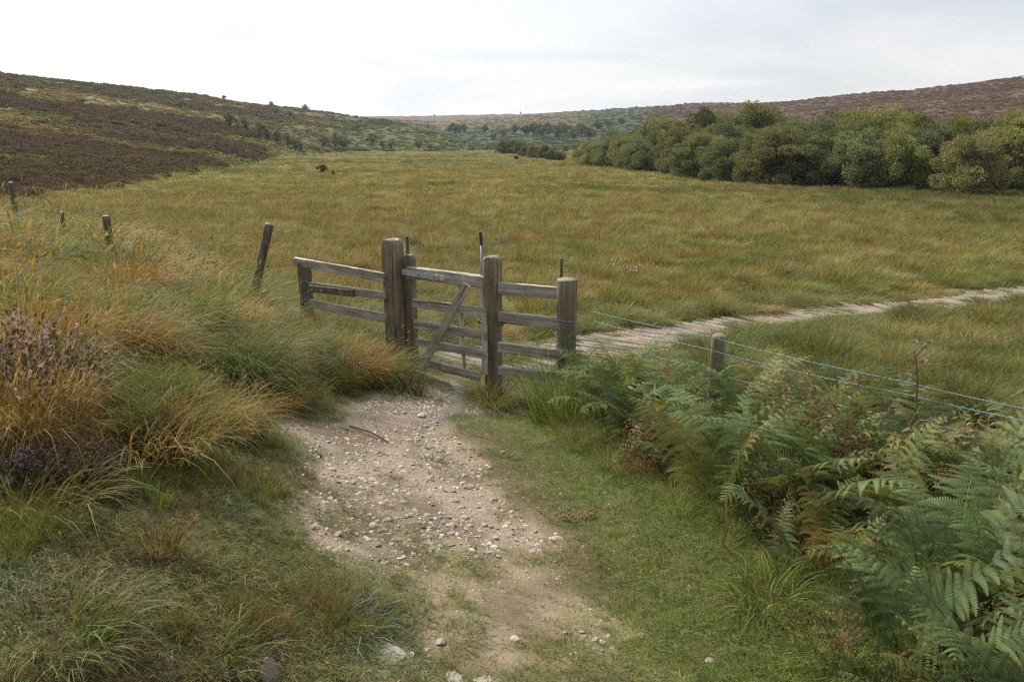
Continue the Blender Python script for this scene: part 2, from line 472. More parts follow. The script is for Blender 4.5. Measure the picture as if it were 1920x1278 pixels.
def wood_mat(name, axis, c_dark, c_mid, c_light, green=.35):
    m, nd, lk = newmat(name)
    out = N(nd, "ShaderNodeOutputMaterial"); pb = N(nd, "ShaderNodeBsdfPrincipled")
    tc = N(nd, "ShaderNodeTexCoord"); oi = N(nd, "ShaderNodeObjectInfo")
    ad = N(nd, "ShaderNodeVectorMath", operation='ADD')
    sc = N(nd, "ShaderNodeVectorMath", operation='SCALE'); sc.inputs[3].default_value = 7.0
    cm = N(nd, "ShaderNodeCombineXYZ")
    for i in range(3): lk.new(oi.outputs["Random"], cm.inputs[i])
    lk.new(cm.outputs[0], sc.inputs[0])
    lk.new(tc.outputs["Object"], ad.inputs[0]); lk.new(sc.outputs[0], ad.inputs[1])
    mp = N(nd, "ShaderNodeMapping")
    mp.inputs["Scale"].default_value = (1.6, 34, 34) if axis == 'X' else (34, 34, 1.6)
    lk.new(ad.outputs[0], mp.inputs[0])
    grain = N(nd, "ShaderNodeTexNoise", i_Scale=1.0, i_Detail=6, i_Roughness=.65)
    lk.new(mp.outputs[0], grain.inputs["Vector"])
    mp2 = N(nd, "ShaderNodeMapping")
    mp2.inputs["Scale"].default_value = (3, 10, 10) if axis == 'X' else (10, 10, 3)
    lk.new(ad.outputs[0], mp2.inputs[0])
    blot = N(nd, "ShaderNodeTexNoise", i_Scale=1.0, i_Detail=4, i_Roughness=.6)
    lk.new(mp2.outputs[0], blot.inputs["Vector"])
    r = N(nd, "ShaderNodeValToRGB")
    e = r.color_ramp.elements
    e[0].position = .28; e[0].color = c_dark + (1,)
    e[1].position = .72; e[1].color = c_light + (1,)
    k = e.new(.5); k.color = c_mid + (1,)
    lk.new(math_n(nd, lk, 'ADD', math_n(nd, lk, 'MULTIPLY', grain.outputs["Fac"], .6), math_n(nd, lk, 'MULTIPLY', blot.outputs["Fac"], .42)), r.inputs[0])
    col = r.outputs[0]
    # algae film
    al = N(nd, "ShaderNodeTexNoise", i_Scale=5.0, i_Detail=5, i_Roughness=.6)
    lk.new(ad.outputs[0], al.inputs["Vector"])
    am = N(nd, "ShaderNodeMapRange"); am.inputs[1].default_value = .48; am.inputs[2].default_value = .72; am.inputs[4].default_value = green
    lk.new(al.outputs["Fac"], am.inputs[0])
    col = mixc(nd, lk, col, (.075, .085, .03), am.outputs[0])
    # pale lichen specks
    li = N(nd, "ShaderNodeTexNoise", i_Scale=38.0, i_Detail=3, i_Roughness=.6)
    lk.new(ad.outputs[0], li.inputs["Vector"])
    lm = N(nd, "ShaderNodeMapRange"); lm.inputs[1].default_value = .68; lm.inputs[2].default_value = .76; lm.inputs[4].default_value = .6
    lk.new(li.outputs["Fac"], lm.inputs[0])
    col = mixc(nd, lk, col, (.36, .36, .31), lm.outputs[0])
    # long drying cracks
    mp3 = N(nd, "ShaderNodeMapping")
    mp3.inputs["Scale"].default_value = (.7, 26, 26) if axis == 'X' else (26, 26, .7)
    lk.new(ad.outputs[0], mp3.inputs[0])
    cr = N(nd, "ShaderNodeTexNoise", i_Scale=1.0, i_Detail=2, i_Roughness=.5)
    lk.new(mp3.outputs[0], cr.inputs["Vector"])
    cmn = N(nd, "ShaderNodeMapRange"); cmn.inputs[1].default_value = .30; cmn.inputs[2].default_value = .36; cmn.inputs[3].default_value = .85; cmn.inputs[4].default_value = 0
    lk.new(cr.outputs["Fac"], cmn.inputs[0])
    col = mixc(nd, lk, col, (.025, .02, .015), cmn.outputs[0])
    lk.new(col, pb.inputs["Base Color"])
    pb.inputs["Roughness"].default_value = .62
    pb.inputs["Specular IOR Level"].default_value = .35
    hsum = math_n(nd, lk, 'SUBTRACT', grain.outputs["Fac"], cmn.outputs[0])
    bp = N(nd, "ShaderNodeBump"); bp.inputs["Strength"].default_value = .55; bp.inputs["Distance"].default_value = .01
    lk.new(hsum, bp.inputs["Height"]); lk.new(bp.outputs[0], pb.inputs["Normal"])
    lk.new(pb.outputs[0], out.inputs[0])
    return m

M_POST = wood_mat("weathered_post_wood", 'Z', (.04, .032, .022), (.16, .13, .088), (.34, .295, .215), .45)
M_ROUND = wood_mat("round_post_wood", 'Z', (.045, .037, .026), (.165, .135, .092), (.30, .26, .19), .3)
M_RAIL = wood_mat("weathered_rail_wood", 'X', (.045, .037, .03), (.26, .23, .19), (.58, .54, .48), .2)
M_OLD = wood_mat("old_stake_wood", 'Z', (.025, .021, .016), (.10, .083, .06), (.20, .175, .13), .35)
M_SLEEPER = wood_mat("track_log_wood", 'X', (.10, .075, .05), (.36, .29, .21), (.56, .48, .37), .10)

def plain_mat(name, col, rough=.5, metal=0, spec=.5, noise=.25, scale=40):
    m, nd, lk = newmat(name)
    out = N(nd, "ShaderNodeOutputMaterial"); pb = N(nd, "ShaderNodeBsdfPrincipled")
    tc = N(nd, "ShaderNodeTexCoord")
    no = N(nd, "ShaderNodeTexNoise", i_Scale=float(scale), i_Detail=4.0)
    lk.new(tc.outputs["Object"], no.inputs["Vector"])
    v = math_n(nd, lk, 'MULTIPLY_ADD', no.outputs["Fac"], noise * 2); v.node.inputs[2].default_value = 1 - noise
    lk.new(mixc(nd, lk, col, v, 1.0, 'MULTIPLY'), pb.inputs["Base Color"])
    pb.inputs["Roughness"].default_value = rough; pb.inputs["Metallic"].default_value = metal
    pb.inputs["Specular IOR Level"].default_value = spec
    lk.new(pb.outputs[0], out.inputs[0])
    return m
M_STEEL = plain_mat("galvanised_steel", (.16, .175, .185), .6, .3, .5, .15)
M_STRAP = plain_mat("zinc_hinge_plate", (.34, .37, .39), .5, .15, .5, .12)
M_GRIP = plain_mat("black_rubber_grip", (.012, .012, .012), .5)
M_PLATE = plain_mat("white_disc_plate", (.62, .62, .58), .5, 0, .5, .1)
M_INK = plain_mat("black_print", (.03, .03, .03), .5)
M_TWINE = plain_mat("blue_twine", (.15, .27, .31), .75, 0, .4, .3, 200)
M_WIRE = plain_mat("rusty_wire", (.045, .038, .032), .8, .0)
M_WHITE_MARK = plain_mat("white_marks", (.62, .62, .60), .7)
M_BROWN = plain_mat("dead_brown_stem", (.075, .045, .03), .7)
M_FLUFF = plain_mat("thistle_down", (.36, .30, .26), .9, 0, .1, .3, 90)
M_COTTON = plain_mat("white_cotton", (.75, .75, .72), .9, 0, .1, .1, 60)
M_BARK = plain_mat("tree_bark", (.10, .085, .065), .85, 0, .2, .4, 6)

def stone_mat():
    m, nd, lk = newmat("pale_sandstone")
    out = N(nd, "ShaderNodeOutputMaterial"); pb = N(nd, "ShaderNodeBsdfPrincipled")
    tc = N(nd, "ShaderNodeTexCoord")
    base = N(nd, "ShaderNodeObjectInfo")
    n1 = N(nd, "ShaderNodeTexNoise", i_Scale=14.0, i_Detail=6, i_Roughness=.65)
    lk.new(tc.outputs["Object"], n1.inputs["Vector"])
    r = N(nd, "ShaderNodeValToRGB"); e = r.color_ramp.elements
    e[0].position = .3; e[0].color = (.17, .135, .10, 1); e[1].position = .65; e[1].color = (.44, .39, .32, 1)
    lk.new(n1.outputs["Fac"], r.inputs[0])
    v = math_n(nd, lk, 'MULTIPLY_ADD', base.outputs["Random"], .55); v.node.inputs[2].default_value = .55
    c = mixc(nd, lk, r.outputs[0], v, 1.0, 'MULTIPLY')
    lk.new(c, pb.inputs["Base Color"]); pb.inputs["Roughness"].default_value = .75
    bp = N(nd, "ShaderNodeBump"); bp.inputs["Strength"].default_value = .5; bp.inputs["Distance"].default_value = .01
    lk.new(n1.outputs["Fac"], bp.inputs["Height"]); lk.new(bp.outputs[0], pb.inputs["Normal"])
    lk.new(pb.outputs[0], out.inputs[0])
    return m
M_STONE = stone_mat()

def terrain_mat():
    m, nd, lk = newmat("ground_surface")
    out = N(nd, "ShaderNodeOutputMaterial"); pb = N(nd, "ShaderNodeBsdfPrincipled")
    tc = N(nd, "ShaderNodeTexCoord")
    col = N(nd, "ShaderNodeAttribute", attribute_type='GEOMETRY', attribute_name="tint").outputs["Color"]
    gr = N(nd, "ShaderNodeAttribute", attribute_type='GEOMETRY', attribute_name="bare").outputs["Fac"]
    wet = N(nd, "ShaderNodeAttribute", attribute_type='GEOMETRY', attribute_name="wet").outputs["Fac"]
    n1 = N(nd, "ShaderNodeTexNoise", i_Scale=2.2, i_Detail=9, i_Roughness=.68)
    lk.new(tc.outputs["Object"], n1.inputs["Vector"])
    n2 = N(nd, "ShaderNodeTexNoise", i_Scale=26.0, i_Detail=7, i_Roughness=.7)
    lk.new(tc.outputs["Object"], n2.inputs["Vector"])
    v = math_n(nd, lk, 'ADD', math_n(nd, lk, 'MULTIPLY', n1.outputs["Fac"], .9), math_n(nd, lk, 'MULTIPLY', n2.outputs["Fac"], .9))
    v = math_n(nd, lk, 'ADD', v, .1)
    c = mixc(nd, lk, col, v, 1.0, 'MULTIPLY')
    # small pale chips of stone trodden into the bare path
    vo = N(nd, "ShaderNodeTexVoronoi", i_Scale=55.0); vo.inputs["Randomness"].default_value = 1
    lk.new(tc.outputs["Object"], vo.inputs["Vector"])
    chip = N(nd, "ShaderNodeSeparateColor"); lk.new(vo.outputs["Color"], chip.inputs[0])
    cm = N(nd, "ShaderNodeMapRange"); cm.inputs[1].default_value = .55; cm.inputs[2].default_value = .62
    lk.new(chip.outputs[0], cm.inputs[0])
    ed = N(nd, "ShaderNodeMapRange"); ed.inputs[1].default_value = .30; ed.inputs[2].default_value = .42; ed.inputs[3].default_value = 1; ed.inputs[4].default_value = 0
    lk.new(vo.outputs["Distance"], ed.inputs[0])
    f = math_n(nd, lk, 'MULTIPLY', math_n(nd, lk, 'MULTIPLY', cm.outputs[0], ed.outputs[0]), math_n(nd, lk, 'MULTIPLY', gr, .75))
    chipc = mixc(nd, lk, (.40, .34, .27), (.22, .18, .14), chip.outputs[1])
    c = mixc(nd, lk, c, chipc, f)
    lk.new(c, pb.inputs["Base Color"])
    rg = N(nd, "ShaderNodeMapRange"); rg.inputs[3].default_value = .9; rg.inputs[4].default_value = .30
    lk.new(wet, rg.inputs[0]); lk.new(rg.outputs[0], pb.inputs["Roughness"])
    sp = N(nd, "ShaderNodeMapRange"); sp.inputs[3].default_value = .06; sp.inputs[4].default_value = .6
    lk.new(wet, sp.inputs[0]); lk.new(sp.outputs[0], pb.inputs["Specular IOR Level"])
    h = math_n(nd, lk, 'ADD', math_n(nd, lk, 'MULTIPLY', n2.outputs["Fac"], .6), math_n(nd, lk, 'MULTIPLY', f, .8))
    bp = N(nd, "ShaderNodeBump"); bp.inputs["Strength"].default_value = .7; bp.inputs["Distance"].default_value = .02
    lk.new(h, bp.inputs["Height"]); lk.new(bp.outputs[0], pb.inputs["Normal"])
    lk.new(pb.outputs[0], out.inputs[0])
    return m
M_GROUND = terrain_mat()

# ------------------------------------------------------------------ land cover
def lerp(a, b, t):
    return a * (1 - t[..., None]) + b * t[..., None]
c3 = lambda *a: np.array(a, float)
G_OLIVE, G_OCHRE, G_STRAW, G_RUST = c3(.215, .195, .066), c3(.255, .22, .082), c3(.35, .295, .14), c3(.25, .155, .05)
G_GREEN, G_DARK, G_LUSH, G_BLUE = c3(.085, .115, .03), c3(.045, .068, .022), c3(.15, .19, .05), c3(.10, .15, .095)
H_PURP, H_BROWN, H_RED = c3(.125, .083, .070), c3(.125, .095, .058), c3(.105, .052, .04)
BRACK = c3(.075, .11, .042)

def zone(x, y):
    """where things grow: shares of bare path, track, heather, green slope, bank"""
    r = np.hypot(x, y); th = np.degrees(np.arctan2(x, y))
    n = fbm(x * 1.5, y * 1.5, 41, 4) - .5
    near = r < 14
    gravel = np.zeros_like(x); soil = np.zeros_like(x); beyond = np.zeros_like(x); mud = np.zeros_like(x)
    if near.any():
        xn, yn, nn = x[near], y[near], n[near]
        gravel[near] = sstep(.16, -.20, poly_sdf(xn, yn, GRAVEL) + nn * 1.0)
        soil[near] = sstep(.15, -.2, poly_sdf(xn, yn, SOIL) + nn * .6)
        mud[near] = sstep(.1, -.1, poly_sdf(xn, yn, MUD) + nn * .3)
    nb = r < 40
    track = np.zeros_like(x)
    if nb.any():
        track[nb] = sstep(.90, .66, line_dist(x[nb], y[nb], TRACK) * np.interp(r[nb], [11, 16, 22], [1.0, 1.1, 1.45]) + n[nb] * .35)
        beyond[nb] = sstep(.15, -.2, poly_sdf(x[nb], y[nb], BEYOND) + n[nb] * .5)
    fr = far_rise(x, y)
    hill = sstep(.05, .6, fr)
    # heather patches run in bands along the left hillside
    left = (th < -5.5)
    a = fbm(y * .022 - x * .012 + fr * .05, fr * .23 + y * .006 + x * .01, 51, 5)
    bias = np.interp(th, [-45, -30, -22, -14, -8], [.485, .47, .45, .425, .36])
    a = a + .34 * (fbm(x * .09 + fr * .1, y * .05, 53, 4) - .5)
    bias = bias + np.interp(fr, [0, 1.5, 3.5], [.20, .10, 0]) * sstep(-19, -26, th)
    heath_l = sstep(-.045, .045, a - (1 - bias)) * hill * left * np.interp(fr, [0, 6, 18, 30], [1.0, 1.0, .85, .6])
    far_brown = sstep(9, 16, fr) * (th > -8) * sstep(6.5, 2.5, th)
    right = sstep(8.0, 11.5, th + 3 * (fbm(x * .02, y * .02, 58, 3) - .5) - .25 * np.clip(fr - 14, 0, 12) * 0)
    heath_r = np.where(th > 10, hill * sstep(.30, .42, fbm(x * .012 + 3, y * .05, 57, 5)), 0)
    # dwarf heather in the foreground bank and the meadow's near left edge
    return dict(r=r, th=th, gravel=gravel, soil=soil, beyond=beyond, mud=mud, track=track, fr=fr, hill=hill, heath_l=heath_l, heath_r=heath_r, far_brown=far_brown, left=left, right=right)

def meadow_tint(x, y, jit=True):
    r = np.hypot(x, y)
    n1 = fbm(x * .09 + 5, y * .14, 61, 5); n2 = fbm(x * .22, y * .35 + 7, 63, 4); n3 = fbm(x * .06, y * .11 + 2, 67, 4); n4 = fbm(x * .7, y * .7, 69, 3)
    c = lerp(np.broadcast_to(G_OLIVE, x.shape + (3,)), G_OCHRE, sstep(.38, .60, n1))
    c = lerp(c, G_RUST, sstep(.54, .68, n2) * .45)
    c = lerp(c, G_GREEN, sstep(.52, .64, n3) * .75)
    c = lerp(c, G_STRAW, sstep(.58, .72, n4) * .6)
    # mown, paler turf beside the track
    tr = np.zeros_like(x); m = r < 45
    if m.any(): tr[m] = sstep(3.6, 1.2, line_dist(x[m], y[m], TRACK))
    c = lerp(c, c3(.155, .165, .06), tr * .7)
    # tawny bents on the near left bank
    lb = sstep(-1.5, -5, x) * sstep(9, 13, y) * (1 - sstep(40, 60, y))
    c = lerp(c, c3(.235, .175, .062), lb * .6)
    # reedy green towards the wood
    wd = sstep(14, 26, x) * sstep(16, 30, y) * (1 - sstep(70, 110, y))
    c = lerp(c, c3(.10, .105, .035), wd * .65)
    return c

def hill_tint(x, y, z):
    c = lerp(np.broadcast_to(c3(.19, .18, .052), x.shape + (3,)), c3(.26, .205, .085), sstep(.42, .62, fbm(x * .03, y * .05, 71, 5)))
    c = lerp(c, c3(.14, .175, .06), sstep(-17, -9, z['th']) * .8 * np.where(z['th'] < 14, 1, 0))
    c = lerp(c, c3(.08, .11, .045), sstep(.47, .60, fbm(x * .05, y * .05, 73, 4)) * .5 * np.where(z['th'] > 14, 0, 1))
    # bare bracken slope of the far valley head
    vh = ((z['th'] > -5) & (z['th'] < 16)).astype(float) * (1 - z['far_brown'])
    c = lerp(c, c3(.075, .11, .055), vh * .9)
    c = lerp(c, c3(.20, .145, .105), z['far_brown'] * .8)
    hb = lerp(np.broadcast_to(H_PURP, c.shape), H_BROWN, sstep(.4, .6, fbm(x * .06, y * .06, 77, 4)))
    c = lerp(c, hb, z['heath_l'])
    rr = lerp(np.broadcast_to(c3(.15, .088, .062), c.shape), c3(.20, .13, .088), sstep(.5, .66, fbm(x * .008 + z['fr'] * .02, z['fr'] * .22 + y * .01, 79, 5)))
    c = lerp(c, rr, sstep(.5, 4, z['fr']) * z['right'])
    return c

# ------------------------------------------------------------------ the ground: one sheet around the camera, to the horizon
def build_ground():
    a1 = np.radians(np.arange(-46, 46.01, .16))
    a2 = np.radians(np.arange(46, 314, 3.0))[1:]
    ang = np.concatenate([a1, a2]); na = len(ang)
    rad = np.concatenate([[.25], np.geomspace(.6, 3000, 420)]); nr = len(rad)
    A, R = np.meshgrid(ang, rad)
    x, y = (R * np.sin(A)).ravel(), (R * np.cos(A)).ravel()
    z = height(x, y)
    zn = zone(x, y)
    # hollows of the path
    col = meadow_tint(x, y) * .62
    hc = hill_tint(x, y, zn) * .45
    col = lerp(col, hc, zn['hill'])
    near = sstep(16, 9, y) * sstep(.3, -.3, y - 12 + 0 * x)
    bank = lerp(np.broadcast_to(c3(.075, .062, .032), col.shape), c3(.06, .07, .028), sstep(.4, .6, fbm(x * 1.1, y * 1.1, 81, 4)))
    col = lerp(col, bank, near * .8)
    n = fbm(x * 4, y * 4, 83, 4)
    soilc = lerp(np.broadcast_to(c3(.155, .118, .08), col.shape), c3(.245, .195, .135), sstep(.35, .65, n))
    soilc = lerp(soilc, c3(.14, .12, .055), sstep(.46, .58, .55 * fbm(x * 2.2, y * 2.2, 121, 4) + .45 * fbm(x * 5.5, y * 5.5, 122, 3)) * .7)
    col = lerp(col, soilc, np.clip(zn['soil'], 0, 1) * .9)
    grav = lerp(np.broadcast_to(c3(.135, .105, .078), col.shape), c3(.23, .185, .14), sstep(.35, .65, n))
    col = lerp(col, grav, zn['gravel'])
    col = lerp(col, c3(.115, .078, .052), zn['mud'] * .75)
    col = lerp(col, c3(.30, .25, .18), zn['beyond'] * .8)
    col = lerp(col, c3(.08, .066, .042), zn['track'])
    bare = np.clip(zn['gravel'] + zn['soil'] * .35 + zn['beyond'] * .4, 0, 1)
    wet = np.clip(zn['mud'] * 1.0 * sstep(.4, .6, fbm(x * 2.5, y * 2.5, 87, 3)), 0, 1)
    q = []
    i0 = np.arange(nr - 1)[:, None] * na + np.arange(na)[None, :]
    j = (np.arange(na) + 1) % na
    i1 = np.arange(nr - 1)[:, None] * na + j[None, :]
    Q = np.stack([i0, i1, i1 + na, i0 + na], -1).reshape(-1, 4)
    V = np.c_[x, y, z]
    V = np.vstack([V, [[0, 0, hz(0, 0)]]]); c0 = len(V) - 1
    T = np.stack([np.arange(na), np.full(na, c0), j], -1)
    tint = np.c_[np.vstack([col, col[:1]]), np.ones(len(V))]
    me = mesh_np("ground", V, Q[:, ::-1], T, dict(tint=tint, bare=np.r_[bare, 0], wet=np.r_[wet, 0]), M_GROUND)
    o = link("ground", me)
    tag(o, "rough moorland ground with a stony path, a flat meadow and heather hills", "ground", kind="structure")
build_ground()

# ------------------------------------------------------------------ scattering of uncountable cover (grass, heather, gravel)
def proto_coll(name):
    return bpy.data.collections.new(name)

def proto(coll, name, me):
    o = bpy.data.objects.new(name, me); coll.objects.link(o); return o

_GN = {}
def gn_for(coll):
    if coll.name in _GN: return _GN[coll.name]
    ng = bpy.data.node_groups.new("scatter " + coll.name, 'GeometryNodeTree')
    ng.interface.new_socket("Geometry", in_out='INPUT', socket_type='NodeSocketGeometry')
    ng.interface.new_socket("Geometry", in_out='OUTPUT', socket_type='NodeSocketGeometry')
    nd, lk = ng.nodes, ng.links
    gi = nd.new("NodeGroupInput"); go = nd.new("NodeGroupOutput")
    ci = nd.new("GeometryNodeCollectionInfo")
    ci.inputs["Collection"].default_value = coll
    ci.inputs["Separate Children"].default_value = True
    ci.inputs["Reset Children"].default_value = True
    iop = nd.new("GeometryNodeInstanceOnPoints")
    iop.inputs["Pick Instance"].default_value = True
    def attr(n, t):
        a = nd.new("GeometryNodeInputNamedAttribute"); a.data_type = t; a.inputs[0].default_value = n
        return a.outputs[0]
    lk.new(gi.outputs[0], iop.inputs["Points"])
    lk.new(ci.outputs[0], iop.inputs["Instance"])
    lk.new(attr("idx", 'INT'), iop.inputs["Instance Index"])
    e2r = nd.new("FunctionNodeEulerToRotation")
    lk.new(attr("rot", 'FLOAT_VECTOR'), e2r.inputs[0]); lk.new(e2r.outputs[0], iop.inputs["Rotation"])
    lk.new(attr("scl", 'FLOAT_VECTOR'), iop.inputs["Scale"])
    lk.new(iop.outputs[0], go.inputs[0])
    _GN[coll.name] = ng
    return ng

def scatter(name, coll, P, rot, scl, tint, idx, label, cat):
    me = bpy.data.meshes.new(name)
    P = np.asarray(P, np.float32)
    me.vertices.add(len(P)); me.vertices.foreach_set("co", P.reshape(-1))
    a = me.attributes.new("rot", 'FLOAT_VECTOR', 'POINT'); a.data.foreach_set("vector", np.asarray(rot, np.float32).reshape(-1))
    a = me.attributes.new("scl", 'FLOAT_VECTOR', 'POINT'); a.data.foreach_set("vector", np.asarray(scl, np.float32).reshape(-1))
    a = me.attributes.new("tint", 'FLOAT_COLOR', 'POINT'); a.data.foreach_set("color", np.c_[tint, np.ones(len(P))].astype(np.float32).reshape(-1))
    a = me.attributes.new("idx", 'INT', 'POINT'); a.data.foreach_set("value", np.asarray(idx, np.int32))
    o = link(name, me)
    md = o.modifiers.new("scatter", 'NODES'); md.node_group = gn_for(coll)
    tag(o, label, cat, kind="stuff")
    return o

def blades(n, rad, hmin, hmax, width, lean, droop, seed, wind=(.0, .0), segs=3, seedhead=0.0, tint=None, spread=1.0):
    """n grass blades as ribbons: returns vertices, quads, tris and the blade attributes"""
    g = np.random.default_rng(seed)
    rr = rad * np.sqrt(g.random(n)); aa = g.random(n) * 2 * np.pi
    bx, by = rr * np.cos(aa), rr * np.sin(aa)
    L = hmin + (hmax - hmin) * g.random(n) ** .8
    out = aa + g.normal(0, .7, n)
    ln = np.abs(g.normal(lean, lean * .5, n)) * (.35 + .65 * rr / max(rad, 1e-6)) * spread
    dr = droop * (.4 + 1.0 * g.random(n))
    wx, wy = wind[0] * (.5 + g.random(n)), wind[1] * (.5 + g.random(n))
    az = g.random(n) * 2 * np.pi
    w = width * (.6 + .8 * g.random(n))
    t = np.linspace(0, 1, segs + 1)
    V = np.zeros((n, (segs) * 2 + 1, 3)); BT = np.zeros((n, segs * 2 + 1))
    for k, tk in enumerate(t):
        hx = (ln * tk + dr * tk ** 2.2) * L
        fall = np.clip(1 - .45 * (ln * tk + dr * tk * tk) ** 2, -.3, 1)
        cx = bx + np.cos(out) * hx + wx * L * tk ** 1.7
        cy = by + np.sin(out) * hx + wy * L * tk ** 1.7
        cz = L * tk * fall - .02
        if k < segs:
            ww = w * (1 - .75 * tk ** 1.5)
            V[:, 2 * k] = np.c_[cx - np.cos(az) * ww, cy - np.sin(az) * ww, cz]
            V[:, 2 * k + 1] = np.c_[cx + np.cos(az) * ww, cy + np.sin(az) * ww, cz]
            BT[:, 2 * k] = BT[:, 2 * k + 1] = tk
        else:
            V[:, 2 * k] = np.c_[cx, cy, cz]; BT[:, 2 * k] = tk
    m = segs * 2 + 1
    off = np.arange(n)[:, None] * m
    Q = np.concatenate([off + np.array([[2 * k, 2 * k + 1, 2 * k + 3, 2 * k + 2]]) for k in range(segs - 1)]) if segs > 1 else None
    T = off + np.array([[2 * segs - 2, 2 * segs - 1, 2 * segs]])
    br = np.repeat(g.random(n), m)
    V = V.reshape(-1, 3); BT = BT.reshape(-1)
    if seedhead > 0:
        tips = np.flatnonzero(g.random(n) < seedhead)
        SV, SQ = [], []
        for i in tips:
            p1 = V[i * m + m - 1]; p0 = (V[i * m + m - 3] + V[i * m + m - 2]) / 2
            d = (p1 - p0); d = d / (np.linalg.norm(d) + 1e-9)
            ln_ = .05 + .05 * g.random(); ww = .004 + .003 * g.random()
            for ax in ((1, 0, 0), (0, 1, 0)):
                s = np.cross(d, ax); s = s / (np.linalg.norm(s) + 1e-9) * ww
                b = len(V) + len(SV)
                SV += [p1 - d * ln_ * .3, p1 + d * ln_ * .2 + s, p1 + d * ln_ * .8, p1 + d * ln_ * .2 - s]
                SQ.append((b, b + 1, b + 2, b + 3))
        if SV:
            V = np.vstack([V, SV]); BT = np.r_[BT, np.ones(len(SV))]; br = np.r_[br, np.full(len(SV), .95)]
            Q = np.vstack([Q, SQ])
    return V, Q, T, dict(br=br, bt=BT)

CO_GRASS = proto_coll("grass clumps")
_gi = 0
GI = {}
def add_proto(kind, *a, **k):
    global _gi
    V, Q, T, at = blades(*a, **k)
    me = mesh_np("clump", V, Q, T, at, M_BLADE_I)
    proto(CO_GRASS, "clump_%03d" % _gi, me)
    GI.setdefault(kind, []).append(_gi); _gi += 1
for s in range(4): add_proto('turf', 34, .075, .025, .075, .0022, .9, .5, 100 + s, wind=(.15, -.05), segs=2)
for s in range(4): add_proto('mid', 60, .11, .10, .32, .0024, .5, .45, 200 + s, wind=(.18, -.03))
for s in range(5): add_proto('long', 80, .13, .18, .50, .0026, .6, .65, 300 + s, wind=(.16, -.05), segs=4)
for s in range(4): add_proto('wisp', 16, .10, .40, .80, .0013, .25, .25, 400 + s, wind=(.28, -.05), segs=3, seedhead=.7)
for s in range(5): add_proto('meadow', 64, .22, .15, .46, .0050, .42, .35, 500 + s, wind=(.08, 0), segs=2)
for s in range(4): add_proto('far', 44, .55, .16, .46, .017, .35, .3, 600 + s, wind=(.05, 0), segs=2)
for s in range(4): add_proto('tuft', 75, .075, .10, .34, .0022, .38, .3, 800 + s, wind=(.10, -.03), segs=3)
for s in range(3): add_proto('broad', 40, .08, .10, .30, .0045, .6, .7, 700 + s, wind=(.3, -.1), segs=4)

def fan(n, r0, r1, a0, a1, g, power=0.0):
    """points in a fan from the camera, density falling with distance squared"""
    th = np.radians(a0 + (a1 - a0) * g.random(n))
    r = np.exp(np.log(r0) + (np.log(r1) - np.log(r0)) * g.random(n) ** (1 + power))
    return r * np.sin(th), r * np.cos(th), r

def rots(n, g, tilt=.12):
    return np.c_[g.normal(0, tilt, n), g.normal(0, tilt, n), (g.random(n) - .5) * 1.5]

def pick(kind, n, g):
    a = np.array(GI[kind]); return a[g.integers(0, len(a), n)]

def jitter(c, g, s=.18):
    v = np.exp(g.normal(0, s, len(c)))[:, None]
    h = np.exp(g.normal(0, s * .35, c.shape))
    return c * v * h

def build_meadow():
    g = np.random.default_rng(11)
    x, y, r = fan(165000, 8.5, 420, -48, 48, g)
    z = zone(x, y)
    keep = (z['track'] < .35) & (z['beyond'] < .45 + .3 * g.random(len(x))) & (z['fr'] < .5 + 6.0 * g.random(len(x)) * (z['heath_l'] < .4))
    # the bank on the near left is grown with its own grass
    keep &= ~((r < 10.5) & (x < -1.0) & (g.random(len(x)) < .6))
    keep &= (y > 7.55 - .5 * x) | (x > 2.2)
    # open lanes and hollows between the tussocks
    keep &= (fbm(x * .8, y * .8, 91, 3) + .15 * g.random(len(x)) > .38)
    x, y, r = x[keep], y[keep], r[keep]; n = len(x)
    far = r > 45 + 25 * g.random(n)
    f1, fid = worley(x, y, 1.0, 181)
    near_t = 1 - sstep(45, 90, r)
    tus = .34 + .36 * np.clip(1 - (f1 / .55) ** 2, -.3, 1) * (.5 + fid) * near_t + (1 - near_t) * (fbm(x * .9, y * .9, 93, 3) - .36)
    hgt = np.clip(.25 + 2.6 * (tus - .34), .28, 1.6) * (.75 + .5 * g.random(n))
    tr = np.ones(n); m = r < 45
    tr[m] = sstep(.6, 3.2, line_dist(x[m], y[m], TRACK))
    hgt *= .35 + .65 * tr
    wid = np.where(far, (r / 60) ** .45, np.clip((r / 12) ** .45, .6, 2))
    hgt = np.where(far, hgt * 1.0, hgt * np.clip((r / 20) ** .3, .7, 1.15))
    idx = np.where(far, pick('far', n, g), pick('meadow', n, g))
    tint = meadow_tint(x, y)
    k = (sstep(.6, .1, f1) * near_t)
    tint = np.where((fid < .16)[:, None], lerp(tint, c3(.115, .135, .04), k), tint)
    tint = np.where(((fid > .16) & (fid < .30))[:, None], lerp(tint, c3(.30, .21, .07), k * .8), tint)
    tint = np.where(((fid > .30) & (fid < .40))[:, None], lerp(tint, c3(.20, .215, .06), k), tint)
    tint = jitter(tint, g, .20)
    dk = (g.random(n) < .05) | ((tus > .62) & (g.random(n) < .12))
    tint[dk] = tint[dk] * .45 + c3(.085, .10, .028) * .55
    rush = (r < 42) & (tus > .56) & (g.random(n) < .22)
    idx[rush] = pick('long', int(rush.sum()), g); hgt[rush] = .8 + .4 * g.random(int(rush.sum())); wid[rush] = 1.3
    scatter("meadow_grass", CO_GRASS, np.c_[x, y, height(x, y) - .02], rots(n, g, .08), np.c_[wid, wid, hgt], tint, idx,
            "rough olive and ochre meadow grass covering the valley floor", "grass")

